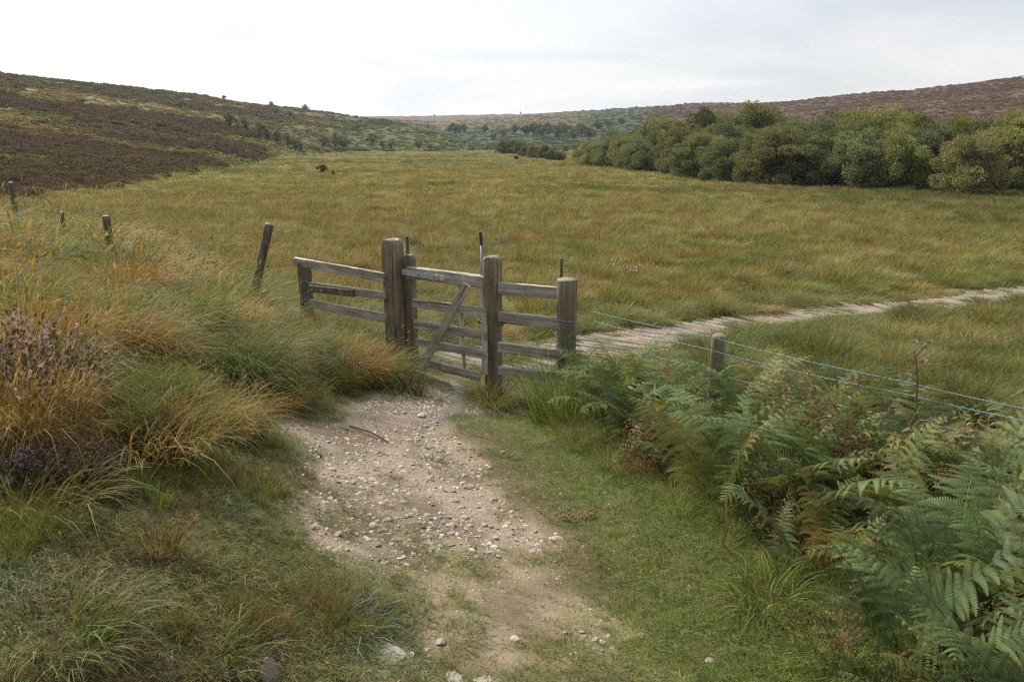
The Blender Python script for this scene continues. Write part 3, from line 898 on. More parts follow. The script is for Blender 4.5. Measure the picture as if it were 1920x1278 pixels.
BANK_PAL = np.array([(.105, .15, .030), (.08, .13, .028), (.15, .19, .036), (.34, .19, .04), (.36, .26, .09), (.06, .095, .026), (.30, .16, .035), (.12, .155, .045)])
def bank_tint(x, y, g):
    n1 = fbm(x * .8 + 3, y * .8, 101, 3); n2 = fbm(x * .9, y * .9 + 6, 103, 3); n3 = fbm(x * .6 + 9, y * .6, 105, 3)
    c = lerp(np.broadcast_to(c3(.105, .115, .03), x.shape + (3,)), G_GREEN, sstep(.42, .6, n1))
    c = lerp(c, c3(.31, .19, .05), sstep(.50, .60, n2) * .85)
    c = lerp(c, c3(.06, .09, .028), sstep(.54, .66, n3) * .8)
    f1, fid = worley(x, y, .55, 191)
    pc = BANK_PAL[np.minimum((fid * 8).astype(int), 7)]
    c = lerp(c, pc, sstep(.36, .14, f1) * .9)
    pick_ = g.random(len(x))
    c = np.where((pick_ < .14)[:, None], c3(.34, .26, .12), c)
    c = np.where(((pick_ > .12) & (pick_ < .19))[:, None], c3(.24, .115, .03), c)
    c = np.where(((pick_ > .19) & (pick_ < .24))[:, None], G_BLUE * .9, c)
    return c

def build_bank():
    g = np.random.default_rng(13)
    # rough long grass left of the path, as far as the fence and the bank behind it
    x, y, r = fan(46000, 2.6, 20, -62, 6, g)
    z = zone(x, y)
    bd = poly_sdf(x, y, BANK) + .25 * (fbm(x * 1.3, y * 1.3, 111, 3) - .5)
    keep = (bd < 0) & (z['gravel'] < .25) & (z['soil'] < .3) & (z['mud'] < .3)
    keep &= fbm(x * 1.7, y * 1.7, 113, 3) > .36
    keep &= (g.random(len(x)) < np.interp(r, [2.5, 5, 10, 19], [.35, .6, .9, 1]))
    keep &= (y < 7.0 + .55 * (-x)) | (x < -2.3)
    bd = bd[keep]
    x, y, r = x[keep], y[keep], r[keep]; n = len(x)
    ty = g.random(n)
    longp = sstep(.42, .55, fbm(x * .7, y * .7, 117, 3)) * sstep(.05, .5, -bd)
    idx = np.where(ty < .15 + .55 * longp, pick('long', n, g), np.where(ty < .93, pick('mid', n, g), pick('wisp', n, g)))
    f1, fid = worley(x, y, .55, 191)
    s = (.6 + .45 * g.random(n)) * np.interp(-bd, [0, .4, 1.2], [.55, .8, .95]) * np.clip(1.2 - 1.15 * (f1 / .33) ** 2, .18, 1.15) * (.55 + .45 * fid) * np.interp(np.hypot(x + 2.2, y - 8.6), [.6, 1.6], [.5, 1]) * np.interp(y, [8.5, 10.5], [1.12, 1.6])
    wdt = s * np.clip((r / 5) ** .5, .7, 1.7)
    lump = .15 * np.clip(1 - (f1 / .36) ** 2, 0, 1) * np.interp(-bd, [0, .5], [.4, 1])
    scatter("bank_grass", CO_GRASS, np.c_[x, y, height(x, y) - .02 + lump], rots(n, g, .2), np.c_[wdt, wdt, s], jitter(bank_tint(x, y, g), g, .2), idx,
            "long wind-combed grass in greens and orange on the bank left of the path", "grass")
    # short turf: path edges, the trodden verge and the foreground
    x, y, r = fan(90000, 1.25, 9.5, -60, 60, g)
    z = zone(x, y)
    pn = .55 * fbm(x * 2.2, y * 2.2, 121, 4) + .45 * fbm(x * 5.5, y * 5.5, 122, 3)
    on = np.clip(z['soil'], 0, 1)
    p = 1 - np.clip(z['gravel'] * 1.02, 0, 1)
    p *= 1 - on * (1 - sstep(.47, .60, pn) * .85) * .90
    p *= 1 - z['mud'] * .95
    p = np.maximum(p, (.30 + .55 * (x < path_cx(y) - .15)) * z['gravel'] * sstep(.50, .60, pn))
    p *= np.where(poly_sdf(x, y, BANK) < -.15, .35, 1)
    p *= 1 - .55 * sstep(.50, .60, fbm(x * 3 + 2, y * 3, 161, 3)) * (x < path_cx(y))
    keep = (g.random(len(x)) < p) & (y < 7.6 - .45 * x)
    x, y, r = x[keep], y[keep], r[keep]; z = zone(x, y); n = len(x)
    d = x - path_cx(y)
    n1 = fbm(x * 1.2, y * 1.2, 123, 3); n2 = fbm(x * 1.6 + 4, y * 1.6, 125, 3)
    ct = lerp(np.broadcast_to(c3(.14, .145, .05), (n, 3)), G_LUSH, sstep(.32, .50, n1) * sstep(.1, .7, d))
    ct = lerp(ct, c3(.15, .19, .11), sstep(.50, .62, n2) * .6 * sstep(.9, .0, d))
    ct = lerp(ct, c3(.18, .135, .07), sstep(.47, .58, fbm(x * 2, y * 2, 127, 3)) * .75 * sstep(.75, .35, d))
    sc = (.5 + .55 * g.random(n)) * (1 - .5 * z['soil']) * np.interp(d, [-.5, .4, .9, 1.3], [.9, .75, .95, 1.25])
    ty = g.random(n)
    idx = np.where(ty < .985, pick('turf', n, g), pick('broad', n, g))
    sb = np.where(ty < .985, sc * .8, sc * .25)
    scatter("path_turf", CO_GRASS, np.c_[x, y, height(x, y) - .004], rots(n, g, .15), np.c_[sb * (1 + .9 * z['soil']), sb * (1 + .9 * z['soil']), sb], jitter(ct, g, .22), idx,
            "short trodden turf along the stony path", "grass")
    # tufts standing in the turf at the lower left
    x, y, r = fan(5200, 1.3, 4.6, -60, 5, g)
    z = zone(x, y); bd = poly_sdf(x, y, BANK)
    keep = (path_cx(y) - x > .35 + .3 * g.random(len(x))) & (z['gravel'] < .15) & (z['soil'] < .2) & (bd > -.1) & (fbm(x * 2.4, y * 2.4, 151, 3) > .52)
    x, y = x[keep], y[keep]; n = len(x)
    s = .20 + .26 * g.random(n)
    ct = lerp(np.broadcast_to(c3(.135, .155, .034), (n, 3)), c3(.165, .135, .05), sstep(.52, .64, fbm(x * 2.2, y * 2.2, 153, 3)))
    ct = lerp(ct, c3(.08, .13, .09), sstep(.55, .65, fbm(x * 1.7, y * 1.7, 155, 3)) * .8)
    idx = pick('tuft', n, g)
    scatter("turf_tufts", CO_GRASS, np.c_[x, y, height(x, y) - .015], rots(n, g, .2), np.c_[s, s, s], jitter(ct, g, .22), idx,
            "green and rusty tufts standing in the turf at the lower left", "grass")
    # grass in the gaps of the log track
    pts = np.array(TRACK); seg = np.r_[0, np.cumsum(np.hypot(*np.diff(pts, axis=0).T))]
    n = 9000; sl = seg[-1] * g.random(n) ** 1.4
    x = np.interp(sl, seg, pts[:, 0]) + g.normal(0, .6, n); y = np.interp(sl, seg, pts[:, 1]) + g.normal(0, .6, n)
    ld = line_dist(x, y, TRACK); ew = np.interp(sl, [0, 4, 9], [.8, .62, .42])
    keep = (fbm(x * 1.3, y * 1.3, 157, 3) > .53) | (ld > ew - .08 * g.random(n))
    x, y = x[keep], y[keep]; n = len(x); s = 1.0 + .9 * g.random(n)
    scatter("track_turf", CO_GRASS, np.c_[x, y, height(x, y) - .004], rots(n, g, .15), np.c_[s, s, s * .8], jitter(np.broadcast_to(c3(.165, .16, .055), (n, 3)), g, .2), pick('turf', n, g),
            "short grass growing between the logs of the track", "grass")
    # lush taller grass on the right verge, running under the bracken
    x = .25 + 3.2 * g.random(15000); y = 1.3 + 6.2 * g.random(15000)
    d = x - path_cx(y)
    keep = (d > 1.02 + .35 * (fbm(x * 1.4, y * 1.4, 131, 3) - .5) + .25 * sstep(3.2, 2.0, y)) & (y < 7.5 - .5 * x)
    keep &= (g.random(len(x)) < .6)
    x, y = x[keep], y[keep]; n = len(x)
    s = (.4 + .45 * g.random(n)) * np.interp(y, [1.3, 3.5, 5.5, 7], [.6, .65, .9, 1.15]) * np.interp(d[keep], [.9, 1.2, 1.6], [.55, .85, 1.0])
    ct = lerp(np.broadcast_to(G_LUSH, (n, 3)), c3(.15, .17, .045), sstep(.4, .6, fbm(x * 1.5, y * 1.5, 133, 3)))
    ct = np.where((g.random(n) < .1)[:, None], c3(.28, .23, .10), ct)
    idx = np.where(g.random(n) < .8, pick('mid', n, g), pick('long', n, g))
    scatter("verge_grass", CO_GRASS, np.c_[x, y, height(x, y) - .02], rots(n, g, .14), np.c_[s, s, s], jitter(ct, g, .2), idx,
            "lush green grass on the verge under the bracken", "grass")

# heath scrub: small bushy domes for heather and bracken seen from afar
def dome(n, rad, h, leaf, seed, flat=.55):
    g = np.random.default_rng(seed)
    a = g.random(n) * 2 * np.pi; u = g.random(n)
    rr = np.sqrt(g.random(n)) * rad
    top = h * np.sqrt(np.clip(1 - (rr / rad) ** 2, 0, 1)) * (.75 + .5 * vnoise(np.cos(a) * rr * 5 + 50, np.sin(a) * rr * 5 + 50, seed))
    c = np.c_[rr * np.cos(a), rr * np.sin(a), top * (.35 + .65 * u ** .5)]
    d1 = g.normal(0, 1, (n, 3)); d1[:, 2] = np.abs(d1[:, 2]) * 1.6; d1 /= np.linalg.norm(d1, axis=1)[:, None]
    d2 = np.cross(d1, g.normal(0, 1, (n, 3))); d2 /= np.linalg.norm(d2, axis=1)[:, None] + 1e-9
    l = leaf * (.6 + .8 * g.random(n))[:, None]
    V = np.stack([c - d2 * l * .35, c + d2 * l * .35, c + d1 * l + d2 * l * .12, c + d1 * l - d2 * l * .12], 1).reshape(-1, 3)
    Q = np.arange(n * 4).reshape(n, 4)
    return V, Q, dict(br=np.repeat(g.random(n), 4), bt=np.tile([0, 0, 1, 1], n).astype(float))

CO_SCRUB = proto_coll("scrub domes")
for s in range(5):
    V, Q, at = dome(260, .7, .45, .16, 800 + s)
    proto(CO_SCRUB, "dome_%02d" % s, mesh_np("dome", V, Q, None, at, M_SCRUB_I))

def build_hill_scrub():
    g = np.random.default_rng(17)
    x, y, r = fan(125000, 44, 900, -48, 48, g)
    z = zone(x, y)
    keep = z['fr'] > .35
    x, y, r = x[keep], y[keep], r[keep]; z = zone(x, y); n = len(x)
    pr = z['heath_l'] * .9 + .38 * z['left'] + z['right'] * .8 * z['hill'] + .35 * ((z['th'] > -6) & (z['th'] < 12))
    keep = g.random(n) < pr
    x, y, r = x[keep], y[keep], r[keep]; z = {k: v[keep] for k, v in z.items()}; n = len(x)
    tint = hill_tint(x, y, z) * 1.05
    s = (.55 + .9 * g.random(n)) * np.clip(r / 130, .55, 3.2) ** .7
    h = s * np.where(z['heath_l'] > .5, .95, .6) * np.clip(130 / r, .35, 1) ** .3
    scatter("hill_heather", CO_SCRUB, np.c_[x, y, height(x, y) - .06], rots(n, g, .1), np.c_[s, s, h], jitter(tint, g, .13), g.integers(0, 5, n),
            "purple-brown heather and low scrub covering the hillsides", "heather")

build_meadow()
build_bank()
build_hill_scrub()

# ------------------------------------------------------------------ gravel and stones
def rock_mesh(name, seed, mat, flat=.6, sub=3, rough=.28):
    import bmesh
    bm = bmesh.new()
    bmesh.ops.create_icosphere(bm, subdivisions=sub, radius=.5)
    g = np.random.default_rng(seed)
    pl = g.normal(0, 1, (9, 3)); pl /= np.linalg.norm(pl, axis=1)[:, None]
    pd = .27 + .2 * g.random(9)
    for v in bm.verts:
        p = np.array(v.co)
        for nn, dd in zip(pl, pd):          # cut flat facets
            k = p @ nn
            if k > dd: p = p - nn * (k - dd) * .92
        p = p * (1 + rough * .12 * (vnoise(np.array([p[0] * 5 + 9 + seed]), np.array([p[1] * 5 + p[2] * 7 + 3]), seed)[0] - .5) * 2)
        v.co = (p[0], p[1], p[2] * flat)
    me = bpy.data.meshes.new(name); bm.to_mesh(me); bm.free()
    me.materials.append(mat)
    return me

def stone_inst_mat():
    m, nd, lk = newmat("gravel_stone")
    out = N(nd, "ShaderNodeOutputMaterial"); pb = N(nd, "ShaderNodeBsdfPrincipled")
    t = N(nd, "ShaderNodeAttribute", attribute_type='INSTANCER', attribute_name="tint").outputs["Color"]
    tc = N(nd, "ShaderNodeTexCoord")
    no = N(nd, "ShaderNodeTexNoise", i_Scale=5.0, i_Detail=5.0)
    lk.new(tc.outputs["Object"], no.inputs["Vector"])
    v = math_n(nd, lk, 'ADD', no.outputs["Fac"], .5)
    lk.new(mixc(nd, lk, t, v, 1.0, 'MULTIPLY'), pb.inputs["Base Color"])
    pb.inputs["Roughness"].default_value = .8
    lk.new(pb.outputs[0], out.inputs[0])
    return m
M_GRAVEL = stone_inst_mat()
CO_GRAVEL = proto_coll("gravel chips")
for s in range(7):
    proto(CO_GRAVEL, "chip_%02d" % s, rock_mesh("chip", 900 + s, M_GRAVEL, .55, 2))

def build_gravel():
    g = np.random.default_rng(19)
    x = -2.2 + 3.8 * g.random(60000); y = 1.7 + 6.6 * g.random(60000)
    z = zone(x, y)
    p = z['gravel'] * (.25 + .75 * sstep(.40, .62, fbm(x * 1.8, y * 1.8, 141, 3))) + z['soil'] * .5 * sstep(.42, .65, fbm(x * 2.5, y * 2.5, 143, 3))
    p = np.maximum(p, sstep(.95, -.1, poly_sdf(x, y, GRAVEL)) ** 2 * np.maximum(z['soil'], .25) * .55)
    keep = g.random(len(x)) < p * .95
    x, y = x[keep], y[keep]; n = len(x)
    s = .005 + .017 * g.random(n) ** 4.2 + .010 * (g.random(n) < .03)
    s = np.where(p[keep] > .35, s, np.minimum(s, .009))
    c = lerp(np.broadcast_to(c3(.20, .16, .125), (n, 3)), c3(.46, .40, .32), g.random(n) ** 2.2)
    rot = np.c_[g.normal(0, .35, n), g.normal(0, .35, n), g.random(n) * 6.28]
    sx = s * (.8 + .7 * g.random(n))
    scatter("gravel", CO_GRAVEL, np.c_[x, y, height(x, y) - s * .02], rot, np.c_[sx, s, s * (.4 + .5 * g.random(n))] * 1.6, c, g.integers(0, 7, n),
            "small pale gravel chips trodden into the path", "gravel")
build_gravel()

STONES = [rock_mesh("stone", 950 + s, M_STONE, .62, 3, .9) for s in range(8)]
def stone(px, py, wpx, label, group=None, flat=1.0, rz=None, name="stone", tilt=(0, 0), me=None, sink=.12, zs=None):
    p = ground_at(px, py)
    w = wpx / FOC * depth_of(p)
    me = me or random.choice(STONES)
    o = link(name, me, loc=(p.x, p.y, p.z + w * (.31 * flat * .78 - sink - .03)), rot=(tilt[0], tilt[1], random.uniform(0, 6.28) if rz is None else rz),
             scale=(w * 1.15, w * random.uniform(.8, 1.0), w * flat * .78 if zs is None else zs))
    return tag(o, label, "stone", group)

SLAB = rock_mesh("slab", 991, M_STONE, .5, 4, .5)
for v in SLAB.vertices:
    k = .085 + .05 * (vnoise(np.array([v.co.x * 4 + 20]), np.array([v.co.y * 4 + 9]), 3)[0] - .5)
    if v.co.z > k: v.co.z = k + (v.co.z - k) * .08
    v.co.x *= 1 + .25 * (vnoise(np.array([v.co.y * 3 + 7]), np.array([1.5]), 4)[0] - .5)
# single stones that stand out on the path (photo pixel, width)
for px, py, w, lab in [
    (918, 1038, 24, "angular white stone lying alone on the trodden turf"),
    (934, 1044, 14, "small flat stone touching the angular white one"),
    (845, 985, 20, "rounded pale stone at the left end of the row of cobbles"),
    (848, 1000, 16, "smaller rounded stone just in front of a pale cobble"),
    (880, 915, 20, "broad flat stone at the back of the cobble patch"),
    (852, 940, 18, "cream stone beside the middle of the gravel"),
    (848, 922, 17, "grey-cream stone among the gravel's taller cobbles"),
    (918, 878, 14, "lone stone at the foot of the right verge"),
    (942, 848, 12, "small pale stone in the turf of the right verge"),
    (965, 1200, 22, "elongated pale stone pointing up the path in the turf"),
    (826, 1205, 20, "dull brown stone half sunk in the trodden soil"),
    (926, 938, 16, "pale cobble on the right of the cobble patch"),
    (908, 985, 15, "blocky stone in the middle of the path's right side"),
    (930, 1010, 15, "flat stone near the bottom of the cobble scatter"),
    (880, 985, 14, "cream cobble beside the blocky stone"),
    (700, 985, 20, "flat stone on the left half of the gravel"),
    (714, 995, 14, "small stone tucked below a flat one on the gravel"),
    (820, 750, 20, "wet stone at the edge of the trickle"),
    (790, 780, 22, "flat stone below the trickle of water"),
    (800, 800, 16, "reddish flat stone beside the puddle"),
    (828, 846, 14, "pale stone in the gap between two grass tufts"),
    (808, 838, 12, "white pebble under the dark grass tuft"),
    (590, 988, 16, "pale stone at the left edge of the gravel"),
    (497, 882, 16, "stone in the turf at the far left of the path"),
    (1330, 1240, 20, "pale stone in the grass at the lower right of the path"),
    (1060, 1186, 14, "pale flat stone in the soil right of the path's middle"),
]:
    o = stone(px, py, w, lab, flat=random.uniform(.75, 1.05))
for px, py, w, lab, fl in [(728, 1222, 80, "broad embedded slab of pale rock flush with the soil", .18),
                           (850, 1272, 46, "flat rock sunk in the turf at the bottom edge of the view", .22),
                           (905, 1274, 36, "buff rock sunk beside the flat one at the bottom edge", .22)]:
    p = ground_at(px, py); w = w / FOC * depth_of(p)
    tag(link("rock", SLAB, loc=(p.x, p.y, p.z - w * .045), rot=(0, 0, px), scale=(w * 1.15, w * .8, w * .9)), lab, "rock")
# upright stone at the very bottom of the picture
o = stone(508, 1290, 27, "upright rounded stone standing in the grass at the bottom edge", name="standing_stone", flat=1.0, zs=.20, rz=.4, sink=-.9)
# loose cobbles strewn on the gravel, told apart by nothing but place
gs = np.random.default_rng(23)
cnt = 0
for k in range(900):
    cxp, cyp, sx, sy = [(905, 960, 70, 40), (700, 960, 90, 55), (800, 790, 25, 30), (770, 880, 110, 40), (860, 930, 60, 40)][k % 5]
    px, py = gs.normal(cxp, sx), gs.normal(cyp, sy)
    p = ground_at(px, py)
    zz = zone(np.array([p.x]), np.array([p.y]))
    if zz['gravel'][0] < .5: continue
    stone(px, py, float(6 + 9 * gs.random() ** 2) * (depth_of(p) / 4.5) ** -.4, "small pale cobble lying loose on the gravel path", "loose cobbles on the gravel path", flat=random.uniform(.6, 1.0))
    cnt += 1
    if cnt >= 90: break

# ------------------------------------------------------------------ the log track across the meadow
def build_track():
    pts = np.array(TRACK)
    seg = np.r_[0, np.cumsum(np.hypot(*np.diff(pts, axis=0).T))]
    mb = MB(); g = np.random.default_rng(29)
    s = 0.0
    while s < seg[-1]:
        x = np.interp(s, seg, pts[:, 0]); y = np.interp(s, seg, pts[:, 1])
        x2 = np.interp(min(s + .3, seg[-1]), seg, pts[:, 0]); y2 = np.interp(min(s + .3, seg[-1]), seg, pts[:, 1])
        a = math.atan2(y2 - y, x2 - x)
        an = a - math.pi / 2 + g.normal(0, .03) + .10
        hw = float(np.interp(s, [0, 4, 9], [.85, .72, .52])) + g.normal(0, .05)
        w = .05 + .02 * g.random()
        cx, cy = x + g.normal(0, .03), y + g.normal(0, .02)
        n = 6
        P = []
        for k in range(n + 1):
            t = -1 + 2 * k / n
            px, py = cx + math.cos(an) * hw * t, cy + math.sin(an) * hw * t
            P.append((px, py, float(height(np.array([px]), np.array([py]), False)[0] * .0 + np.mean([hz(px + e, py + f) for e in (-.3, .3) for f in (-.3, .3)])) + .006 + g.normal(0, .004)))
        for k in range(n + 1):
            pass
        # half-sunk log: flat ribbon with rounded top
        V, Q = [], []
        nx, ny = -math.sin(an), math.cos(an)
        prof = [(-w, -.04), (-w * .75, .012), (0, .036), (w * .75, .012), (w, -.04)]
        for (px, py, pz) in P:
            for (o_, h_) in prof:
                V.append((px + nx * o_, py + ny * o_, pz + h_))
        for k in range(n):
            for j in range(4):
                b = k * 5 + j
                Q.append((b, b + 1, b + 6, b + 5))
        if g.random() > .06: mb.add(V, Q)
        s += .19 + .03 * g.random()
    me = mb.mesh("track", M_TRACK, True)
    o = link("track", me)
    tag(o, "pale log track laid crosswise over the wet meadow", "track", kind="structure")

def track_mat():
    m, nd, lk = newmat("trodden_log_surface")
    out = N(nd, "ShaderNodeOutputMaterial"); pb = N(nd, "ShaderNodeBsdfPrincipled")
    tc = N(nd, "ShaderNodeTexCoord")
    n1 = N(nd, "ShaderNodeTexNoise", i_Scale=3.0, i_Detail=8, i_Roughness=.7); lk.new(tc.outputs["Object"], n1.inputs["Vector"])
    n2 = N(nd, "ShaderNodeTexNoise", i_Scale=30.0, i_Detail=5, i_Roughness=.7); lk.new(tc.outputs["Object"], n2.inputs["Vector"])
    r = N(nd, "ShaderNodeValToRGB"); e = r.color_ramp.elements
    e[0].position = .33; e[0].color = (.11, .09, .065, 1); e[1].position = .62; e[1].color = (.32, .275, .22, 1)
    lk.new(math_n(nd, lk, 'ADD', math_n(nd, lk, 'MULTIPLY', n1.outputs["Fac"], .65), math_n(nd, lk, 'MULTIPLY', n2.outputs["Fac"], .35)), r.inputs[0])
    lk.new(r.outputs[0], pb.inputs["Base Color"]); pb.inputs["Roughness"].default_value = .85; pb.inputs["Specular IOR Level"].default_value = .08
    bp = N(nd, "ShaderNodeBump"); bp.inputs["Strength"].default_value = .5; bp.inputs["Distance"].default_value = .02
    lk.new(n2.outputs["Fac"], bp.inputs["Height"]); lk.new(bp.outputs[0], pb.inputs["Normal"])
    lk.new(pb.outputs[0], out.inputs[0])
    return m
M_TRACK = track_mat()
build_track()

# ------------------------------------------------------------------ the trickle of water below the gate
def water_mat():
    m, nd, lk = newmat("shallow_water")
    out = N(nd, "ShaderNodeOutputMaterial"); pb = N(nd, "ShaderNodeBsdfPrincipled")
    tc = N(nd, "ShaderNodeTexCoord")
    n1 = N(nd, "ShaderNodeTexNoise", i_Scale=16.0, i_Detail=3); lk.new(tc.outputs["Object"], n1.inputs["Vector"])
    pb.inputs["Base Color"].default_value = (.16, .14, .115, 1)
    pb.inputs["Roughness"].default_value = .12
    pb.inputs["Specular IOR Level"].default_value = .9
    bp = N(nd, "ShaderNodeBump"); bp.inputs["Strength"].default_value = 1.0; bp.inputs["Distance"].default_value = .03
    lk.new(n1.outputs["Fac"], bp.inputs["Height"]); lk.new(bp.outputs[0], pb.inputs["Normal"])
    lk.new(pb.outputs[0], out.inputs[0])
    return m
M_WATER = water_mat()
def build_water():
    line = [ground_at(px, py) for px, py in [(845, 712), (852, 728), (843, 745), (838, 760), (826, 775), (815, 792)]]
    wid = [.08, .16, .20, .22, .18, .06]
    V, Q = [], []
    g = np.random.default_rng(31)
    K = 40
    for i in range(K + 1):
        t = i / K * (len(line) - 1); k = min(int(t), len(line) - 2); f = t - k
        p = line[k].lerp(line[k + 1], f); w = wid[k] * (1 - f) + wid[k + 1] * f
        q = (line[k + 1] - line[k]); nx, ny = -q.y, q.x; l = math.hypot(nx, ny); nx /= l; ny /= l
        zc = float(np.mean([hz(p.x + nx * s * w + q.x * e, p.y + ny * s * w + q.y * e) for s in (-.6, 0, .6) for e in (-.3, 0, .3)]))
        for s in (-1, -.5, 0, .5, 1):
            ww = w * s * (1 + .5 * (vnoise(np.array([i * .35 + s * 7]), np.array([s * 3.0 + 50]), 5)[0] - .5))
            V.append((p.x + nx * ww, p.y + ny * ww, zc + (.003 if abs(s) < .9 else -.05)))
    for i in range(K):
        for j in range(4):
            b = i * 5 + j; Q.append((b, b + 1, b + 6, b + 5))
    o = link("water", mesh_np("water", V, Q, None, None, M_WATER))
    tag(o, "thin trickle of water shining on the path below the gate", "water", kind="structure")
build_water()

# ------------------------------------------------------------------ wooden posts, rails and the gate
def worn_bar(L, h, t, seed, mat, name="rail", wear=.004, n=16):
    """sawn bar along +X from the origin, edges softened and a little bowed"""
    g = np.random.default_rng(seed)
    b = min(h, t) * .10
    prof = [(-t / 2 + b, -h / 2), (t / 2 - b, -h / 2), (t / 2, -h / 2 + b), (t / 2, h / 2 - b), (t / 2 - b, h / 2), (-t / 2 + b, h / 2), (-t / 2, h / 2 - b), (-t / 2, -h / 2 + b)]
    V, Q = [], []
    ph = g.random() * 6
    for i in range(n + 1):
        x = L * i / n
        dz = math.sin(x * 2.2 + ph) * wear; dy = math.cos(x * 1.7 + ph) * wear
        for (py, pz) in prof:
            V.append((x, py + dy + g.normal(0, wear * .35), pz + dz + g.normal(0, wear * .35)))
    for i in range(n):
        for j in range(8):
            j2 = (j + 1) % 8
            Q.append((i * 8 + j, (i + 1) * 8 + j, (i + 1) * 8 + j2, i * 8 + j2))
    T = []
    V.append((0, 0, 0)); V.append((L, 0, 0)); c0 = len(V) - 2
    for j in range(8):
        j2 = (j + 1) % 8
        T.append((c0, j, j2)); T.append((c0 + 1, n * 8 + j2, n * 8 + j))
    return mesh_np(name, V, Q, T, None, mat, smooth=False)

def rail(name, parent, a, b, h, t, seed, mat=None, roll=0.0):
    """bar from world point a to b as a child of parent (an unrotated Empty)"""
    d = b - a
    me = worn_bar(d.length, h, t, seed, mat or M_RAIL, name)
    q = Matrix((
        d.normalized(),
        Vector((0, 0, 1)).cross(d).normalized(),
        d.normalized().cross(Vector((0, 0, 1)).cross(d).normalized()))).transposed()
    o = link(name, me, parent, a - parent.location, q.to_euler())
    return o

def square_post(name, base, top_z, w, rz, seed, mat, parent=None, arch=.10, depth=.35, chamf=.018, d=None, lean=(0, 0)):
    """sawn post with a rounded (arched) top; arch bends across local X"""
    g = np.random.default_rng(seed)
    d = d or w
    H = top_z - base.z
    hs = list(np.linspace(-depth, H - arch, 14))
    na = 7
    b = chamf
    prof = [(-w / 2 + b, -d / 2), (0, -d / 2), (w / 2 - b, -d / 2), (w / 2, -d / 2 + b), (w / 2, 0), (w / 2, d / 2 - b), (w / 2 - b, d / 2), (0, d / 2), (-w / 2 + b, d / 2), (-w / 2, d / 2 - b), (-w / 2, 0), (-w / 2, -d / 2 + b)]
    m = len(prof)
    V, Q, T = [], [], []
    def ring(z, kx, ky, k):
        for (x, y) in prof:
            V.append((x * kx + lean[0] * z + g.normal(0, .0015), y * ky + lean[1] * z + g.normal(0, .0015), z + g.normal(0, .001)))
    for z in hs: ring(z, 1 + .01 * math.sin(z * 5 + seed), 1, 0)
    for i in range(1, na + 1):
        t = i / na * math.pi / 2 * .93
        ring(H - arch + arch * math.sin(t), max(math.cos(t) ** .8, .12), 1 - .22 * (i / na) ** 2.5, 1)
    nr = len(hs) + na
    for i in range(nr - 1):
        for j in range(m):
            j2 = (j + 1) % m
            Q.append((i * m + j, i * m + j2, (i + 1) * m + j2, (i + 1) * m + j))
    V.append((lean[0] * H, lean[1] * H, H + .002)); c = len(V) - 1
    for j in range(m): T.append((c, (nr - 1) * m + j, (nr - 1) * m + (j + 1) % m))
    me = mesh_np(name, V, Q, T, None, mat, smooth=False)
    loc = base if parent is None else base - parent.location
    return link(name, me, parent, loc, (0, 0, rz))

def round_post(name, base, top, r, seed, mat, depth=.35, parent=None, sides=20, dome_h=.012):
    g = np.random.default_rng(seed)
    mb = MB()
    ax = top - base
    P, R = [], []
    L = ax.length; u = ax.normalized()
    for t in np.linspace(-depth, L - .012, 10):
        P.append(u * t); R.append(r * (1 + .02 * math.sin(t * 4 + seed)))
    P.append(u * (L - .003)); R.append(r * .97)
    P.append(u * L); R.append(r * .90)
    P.append(u * (L + dome_h)); R.append(r * .45)
    mb.tube(P, R, sides)
    V = np.concatenate(mb.v); 
    an = np.arctan2(V[:, 1], V[:, 0])
    V[:, :2] *= (1 + .025 * np.sin(an * 3 + seed) + .015 * np.sin(an * 7 + seed * 2))[:, None]
    mb.v = [V]
    me = mb.mesh(name, mat, True)
    loc = base if parent is None else base - parent.location
    return link(name, me, parent, loc)

def onground(p):
    return Vector((p.x, p.y, hz(p.x, p.y)))

# key points of the fence line
pL = P3(737, 447, 8.15)          # hanging post, top
pR = P3(923, 479, 7.62)          # latch post, top
pS = P3(1063, 523, 7.25)         # round straining post, top
pE = P3(570, 492, 8.95)          # end post of the left panel, top
g_dir = (P3(905, 520, 7.66) - P3(775, 505, 8.05)); g_dir.z = 0
g_ang = math.atan2(g_dir.y, g_dir.x)

base = onground(pL)
post_l = square_post("gate_post", base, pL.z, .185, g_ang, 3, M_POST, arch=.075, lean=(-.012, .0))
tag(post_l, "tall thick rounded-top hanging post at the left of the gate", "gate post")
mb = MB(); mb.tube([(0, -.03, 0), (0, .012, 0)], .018, 10); mb.tube([(0, -.042, 0), (0, -.03, 0)], .010, 8)
mb.build("bolt", M_STEEL, post_l, (-.045, -.096, pL.z - base.z - .40))
mb = MB()
gd = np.random.default_rng(3)
for k in range(9):
    mb.tube([(.02 + .05 * gd.random(), -.05 + .07 * gd.random(), -.006), (.02 + .05 * gd.random(), -.05 + .07 * gd.random(), .006)], .007 + .006 * gd.random(), 7)
mb.build("white_mark", M_WHITE_MARK, post_l, (.0, .0, pL.z - base.z - .014))  # small white marks on the top of the post

base = onground(pR)
post_r = square_post("gate_post", base, pR.z, .165, g_ang + .1, 5, M_POST, arch=.05, chamf=.03)
tag(post_r, "weathered square latch post at the right of the gate", "gate post")
for sgn, zz in ((-1, .565), (1, .575)):
    mb = MB()
    mb.tube([(sgn * .07, -.03, 0), (sgn * .125, -.035, 0)], .011, 8)
    mb.tube([(sgn * .120, -.035, -.012), (sgn * .135, -.04, .008), (sgn * .128, -.05, .024)], .012, 8)
    mb.build("eye_bolt", M_STEEL, post_r, (0, 0, pR.z - base.z - (pR.z - P3(923, 612, 7.62).z)), smooth=True)

